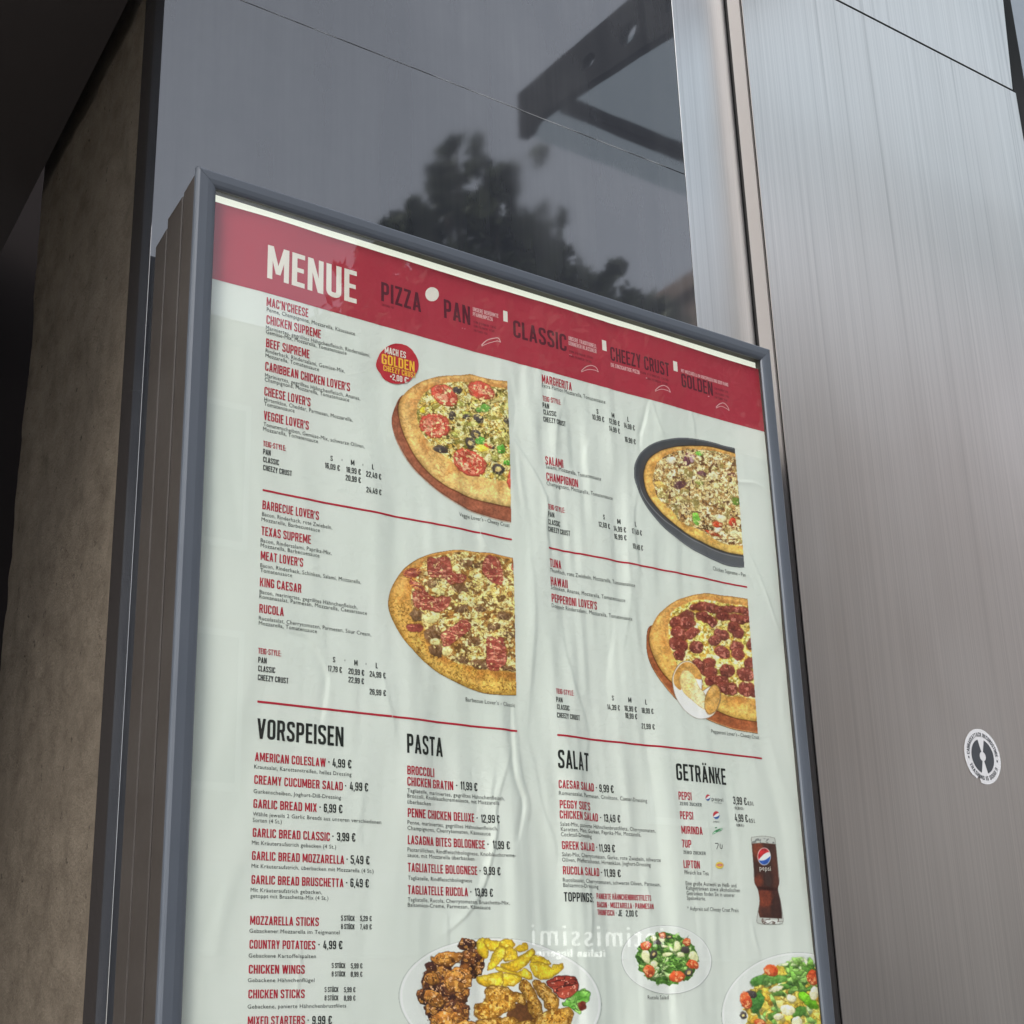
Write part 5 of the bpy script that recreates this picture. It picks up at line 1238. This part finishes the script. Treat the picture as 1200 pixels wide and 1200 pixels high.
# rocket salad plate
P = Pic(727, 1080, 837, 1169, (725, 1080, 10.43), 0.45, seed=17)
plate(P, 592, 465, 545, 418, 7, 0.72)
P.warp = 0.8
fm_ = P.ell(600, 455, 365, 315, 10, 0.10, 3); m = np.ones_like(P.a)
P.put(P.mask(fm_), P.mix((58, 92, 42), (100, 146, 66), P.pn(4, 4)))
leaves(P, m, GREENS, 120, 600, 455, 315, 265, 66, 17, 300)
P.squig(P.mask(fm_ + 1), (160, 206, 118), 5, .045, 8, amount=.8); P.squig(P.mask(fm_ + 1), (46, 76, 38), 5, .05, 9, amount=.8)
for k, q in enumerate([(485, 245, 45, 36), (800, 345, 50, 45), (435, 400, 42, 48), (845, 625, 45, 45), (620, 190, 34, 20)]): olive(P, *q, 0, k > 1, 40 + k)
for k, q in enumerate([(345, 420, 50, 85, -15), (440, 520, 45, 45, 20), (710, 300, 38, 62, 10), (600, 400, 55, 26, -12), (575, 305, 36, 18, 10), (755, 405, 40, 34, 30), (905, 425, 48, 66, -30), (430, 200, 40, 32, -20), (535, 205, 36, 46, -30)]): blob(P, *q, (226, 228, 178), 60 + k, .1, (120, 140, 70), 12)
for k, q in enumerate([(340, 290, 62, 52, 10), (375, 600, 75, 72, 20), (715, 670, 88, 72, -10), (890, 525, 76, 60, 20), (825, 250, 48, 46, 0), (545, 170, 45, 34, 10)]): cherry(P, *q, 80 + 3 * k)
P.build('plate_picture', poster, label='picture of a small round plate of rocket salad')
# pasta salad plate at the right edge
P = Pic(842, 1112, 985, 1255, (840, 1100, 8.571), 0.55, seed=19)
plate(P, 790, 745, 738, 608, -4, 0.74)
P.warp = 0.8
fm_ = P.ell(760, 690, 490, 430, 0, .12, 3); m = np.ones_like(P.a)
P.put(P.mask(fm_), P.mix((176, 150, 56), (226, 208, 110), P.pn(6, 4))); P.squig(P.mask(fm_), (120, 92, 34), 7, .05, 5, amount=.8)
leaves(P, m, [(232, 210, 110), (240, 224, 140), (214, 182, 80), (206, 160, 66)], 70, 740, 680, 400, 340, 80, 26, 400)
leaves(P, m, GREENS, 40, 820, 330, 150, 120, 70, 20, 500); leaves(P, m, GREENS, 46, 760, 700, 430, 400, 80, 24, 560)
leaves(P, m, GREENS[:3], 20, 880, 420, 110, 120, 80, 24, 640)
for k, (q, c) in enumerate([((430, 420, 90, 46, -18), (92, 140, 70)), ((520, 395, 80, 26, -50), (122, 166, 92)), ((610, 410, 90, 40, -12), (108, 154, 78)), ((400, 640, 60, 110, 22), (74, 122, 60)), ((910, 620, 120, 48, 40), (118, 178, 48)), ((820, 740, 70, 44, -30), (88, 132, 60))]): blob(P, *q, c, 30 + k, .15, (50, 74, 34))
for k, q in enumerate([(590, 500, 70, 28, -14), (705, 715, 72, 50, 14), (965, 545, 45, 72, 10), (610, 780, 50, 34, 0), (800, 830, 50, 50, 0), (740, 600, 50, 30, 30)]): blob(P, *q, (226, 220, 184), 60 + k, .12, (140, 130, 80), 10)
olive(P, 340, 560, 60, 40, 10, 0, 75); olive(P, 268, 770, 30, 36, 0, 1, 76)
for k, q in enumerate([(540, 320, 74, 54, 12), (290, 620, 54, 90, -12), (965, 390, 70, 80, 0), (430, 850, 60, 40, 10)]): cherry(P, *q, 80 + 3 * k)
P.build('plate_picture', poster, [(0, 0), (972, 0), (1100, 1328), (0, 1400)], label='picture of a large plate of pasta salad')

# --- cola glass
P = Pic(876, 978, 922, 1086, (780, 880, 5.456), 0.4, seed=23)
gl = [(543, 560), (560, 548), (625, 542), (690, 552), (703, 566), (712, 640), (722, 740), (730, 830), (720, 880), (738, 960), (750, 1040), (752, 1098), (720, 1110), (640, 1112), (590, 1104), (578, 1090), (584, 1030), (596, 960), (585, 890), (562, 840), (556, 740), (550, 650)]
d = P.sdf(smooth(gl, 3)); P.put(P.mask(d), (196, 200, 192)); P.put(P.mask(np.abs(d + .3) - .3), (120, 116, 108), False)
co = P.sdf([(549, 592), (620, 588), (703, 596), (712, 680), (722, 800), (728, 850), (716, 885), (734, 960), (744, 1040), (744, 1072), (600, 1066), (590, 1030), (600, 960), (588, 885), (566, 845), (560, 740)])
P.put(P.mask(co), P.mix((58, 42, 39), (98, 62, 52), P.n(12, 2, 1.6, .5, 3) * 1.3 - .2))
for q in ((590, 640, 40, 60), (630, 940, 50, 60), (590, 830, 30, 40)): P.put(P.mask(P.ell(*q, 0, .2, 5), 2.0) * P.mask(co) * .6, (150, 76, 54), False)
P.put(P.mask(P.ell(640, 880, 80, 10, 4), 1.0) * P.mask(co), (58, 32, 28), False)
P.spots(P.mask(P.sdf([(545, 560), (700, 560), (703, 592), (548, 590)])), (120, 124, 122), 3, .58, 7, .05, .9); P.put(P.mask(P.sdf([(618, 1078), (725, 1082), (725, 1104), (620, 1100)])), (226, 228, 222), False); P.squig(P.mask(d + .5) * (P.V > 1070), (90, 70, 60), 6, .06, 9)
def globe(P, cx, cy, rx, ry, edge=(236, 236, 232)):
    d = P.ell(cx, cy, rx, ry, 0); u = (P.U - cx) / rx; v = (P.V - cy) / ry
    P.put(P.mask(d), edge); mi = P.mask(d + max(.35, rx * .07 / P.k))
    P.put(mi * np.clip((-(v + 0.55 * u + 0.28 - .35 * u * u)) * 9 + .5, 0, 1), (184, 52, 60)); P.put(mi * np.clip((v + 0.25 * u - 0.42 + .3 * u * u) * 9 + .5, 0, 1), (48, 88, 160))
globe(P, 628, 675, 43, 56)
gp = P.build('drink_picture', poster, label='picture of a tall glass of cola')
p = Print(0.0006); S2 = Small(0.0006); S2.px('pepsi', 889.5, 1019.5, 903, 1021, 6.0, 0.0); S2.build('glass_lettering', WHITE, gp)

# --- small drink emblems
P = Pic(822, 926, 850, 1024, (780, 880, 5.456), 0.3, seed=29)
globe(P, 262, 300, 17, 22); globe(P, 316, 412, 23, 27)
d = P.sdf(smooth([(288, 535), (300, 515), (330, 500), (356, 492), (352, 510), (325, 520), (305, 532)])); P.put(P.mask(d), P.mix((44, 128, 78), (84, 168, 104), P.pn(3, 4))); P.put(P.mask(P.ell(314, 492, 8, 5)), (60, 140, 84)); P.spots(P.mask(d + .3), (226, 236, 224), 2, .6, 6, .05, .8)
d = P.ell(338, 732, 28, 23); P.put(P.mask(d), (238, 214, 92)); P.put(P.mask(P.ell(340, 731, 20, 9)), (186, 60, 48)); P.put(P.mask(P.ell(340, 731, 15, 3)), (240, 226, 200))
P.build('drink_emblems', poster, grain=0, label='small round drink emblems beside the drink names')
S2 = Small(); S2.px('pepsi', 832.6, 938.4, 847, 939.8, 5, 0.0); S2.px('zero zucker', 836, 941.6, 845, 942.3, 1.8, .0); S2.px('pepsi', 834.6, 963.6, 841.5, 964.4, 2.4, .0); S2.build('emblem_lettering', GREYT, poster)
s = Print()
for pts in ([(836.5, 988.6), (841, 988.4), (838.4, 995.4)], [(842.6, 989), (842.4, 994), (845, 995), (845.2, 990)]):
    a = np.array(pts); x, z = at(a[:, 0], a[:, 1], Y_PAPER); v, f = strip(np.stack([x, z], -1), False, 0.004, 0.0009); s.add(v[:, 0], v[:, 1], f)
s.build('emblem_outline', GREYT, poster)

# --- round red offer badge
t = np.linspace(0, 2 * np.pi, 60, endpoint=False); rr = 1 + 0.035 * (fbm(3 + 2.4 * np.cos(t), 3 + 2.4 * np.sin(t), 5, 3) - .5) * 4
x, z = at(466.2 + 24.3 * rr * np.cos(t), 426.8 + 23.4 * rr * np.sin(t), Y_PAPER)
me = bpy.data.meshes.new('offer_badge'); me.from_pydata([tuple(q) for q in drape(x, z, .0006)], [], [tuple(range(60))[::-1]])
bdg = link('offer_badge', me, ink('badge_red', (186, 46, 58)), poster)
p = Print(.0009); p.px('MACH ES', 451, 415.5, 475.5, 418.5, 7.8); p.px('+2,00 €*', 457, 445.5, 478.5, 449, 7.2); p.build('badge_lettering', WHITE, bdg)
p = Print(.0009); p.px('GOLDEN', 447.5, 429.5, 485.5, 432.5, 12); p.px('CHEEZY CRUST', 449.5, 437, 487, 441, 6.6); p.build('badge_gold_lettering', ink('gold_ink', (240, 184, 62)), bdg)

# ---------------------------------------------------------------- torn round sticker on the steel column
def sticker():
    yq = Y_STEEL - 0.0006
    cx, cz = map(float, at(1151.5, 886.5, yq)); _, zt = at(1151.5, 855, yq); _, zb = at(1151.5, 918, yq)
    R = float(zt - zb) / 2
    R = float(at(1146, 854, yq)[1] - at(1156, 919, yq)[1]) / 2
    root = empty('round_sticker', (cx, Y_STEEL, cz))
    tag(root, 'torn round white sticker with a record emblem on the steel column', 'sticker')
    rot = math.radians(-12)
    def ring(r0, r1, a0, a1, y, name, m, n=64):
        V = []; F = []
        for k in range(n + 1):
            a = a0 + (a1 - a0) * k / n
            for r in (r0, r1): V.append((cx + r * R * math.cos(a), y, cz + r * R * math.sin(a)))
        F = [(2 * k, 2 * k + 1, 2 * k + 3, 2 * k + 2) for k in range(n)]
        me = bpy.data.meshes.new(name); me.from_pydata(V, [], F); return link(name, me, m, root)
    wm_ = mat('sticker_white', (0.62, 0.62, 0.63), 0.45); bm_ = mat('sticker_black', (0.045, 0.05, 0.058), 0.4)
    n = 72; V = [(cx, yq, cz)]; notch = math.radians(247)
    for k in range(n):
        a = 2 * math.pi * k / n; r = R
        if abs(a - notch) < math.radians(5): r = R * (0.80 if abs(a - notch) < math.radians(2.6) else 0.9)
        if math.radians(225) < a < notch: r *= 0.965
        V.append((cx + r * math.cos(a), yq, cz + r * math.sin(a)))
    me = bpy.data.meshes.new('backing'); me.from_pydata(V, [], [(0, 1 + (k + 1) % n, 1 + k) for k in range(n)])
    link('backing', me, wm_, root)
    y2 = yq - 0.0003
    for a0 in (math.radians(-74), math.radians(106)):
        ring(0.17, 0.62, a0 - rot * 0, a0 + math.radians(148), y2, 'record_half', bm_, 40)
    def arc(text, r, a_mid, span, cap, flip):
        pr = Print(); pen = 0; items = []
        for ch in text:
            w, parts = GL.get(ch, GL['-']); items.append((pen, parts)); pen += w + .09
        for p0, parts in items:
            for k, (v, f) in enumerate(parts):
                q = (p0 + v[:, 0]) / pen - 0.5
                a = a_mid - q * span if not flip else a_mid + q * span
                rr_ = r + (v[:, 1] * cap if not flip else (1 - v[:, 1]) * cap)
                pr.add(cx + rr_ * R * np.cos(a), cz + rr_ * R * np.sin(a), f, .00001 * k)
        x = np.concatenate(pr.x); z = np.concatenate(pr.z); o = np.concatenate(pr.o)
        link('sticker_lettering', np_mesh('l', np.stack([x, y2 - o + .00028, z], -1), np.concatenate(pr.f)), bm_, root)
    arc('CABBAGEATTACK RECORDSTORE', .72, math.radians(90), math.radians(176), .15, False)
    arc('TRASHING IS GOOD !!', .71, math.radians(268), math.radians(132), .15, True)
    for a in (math.radians(186), math.radians(-8)):
        ring(.76, .83, a - .05, a + .05, y2, 'star', bm_, 2)
sticker()
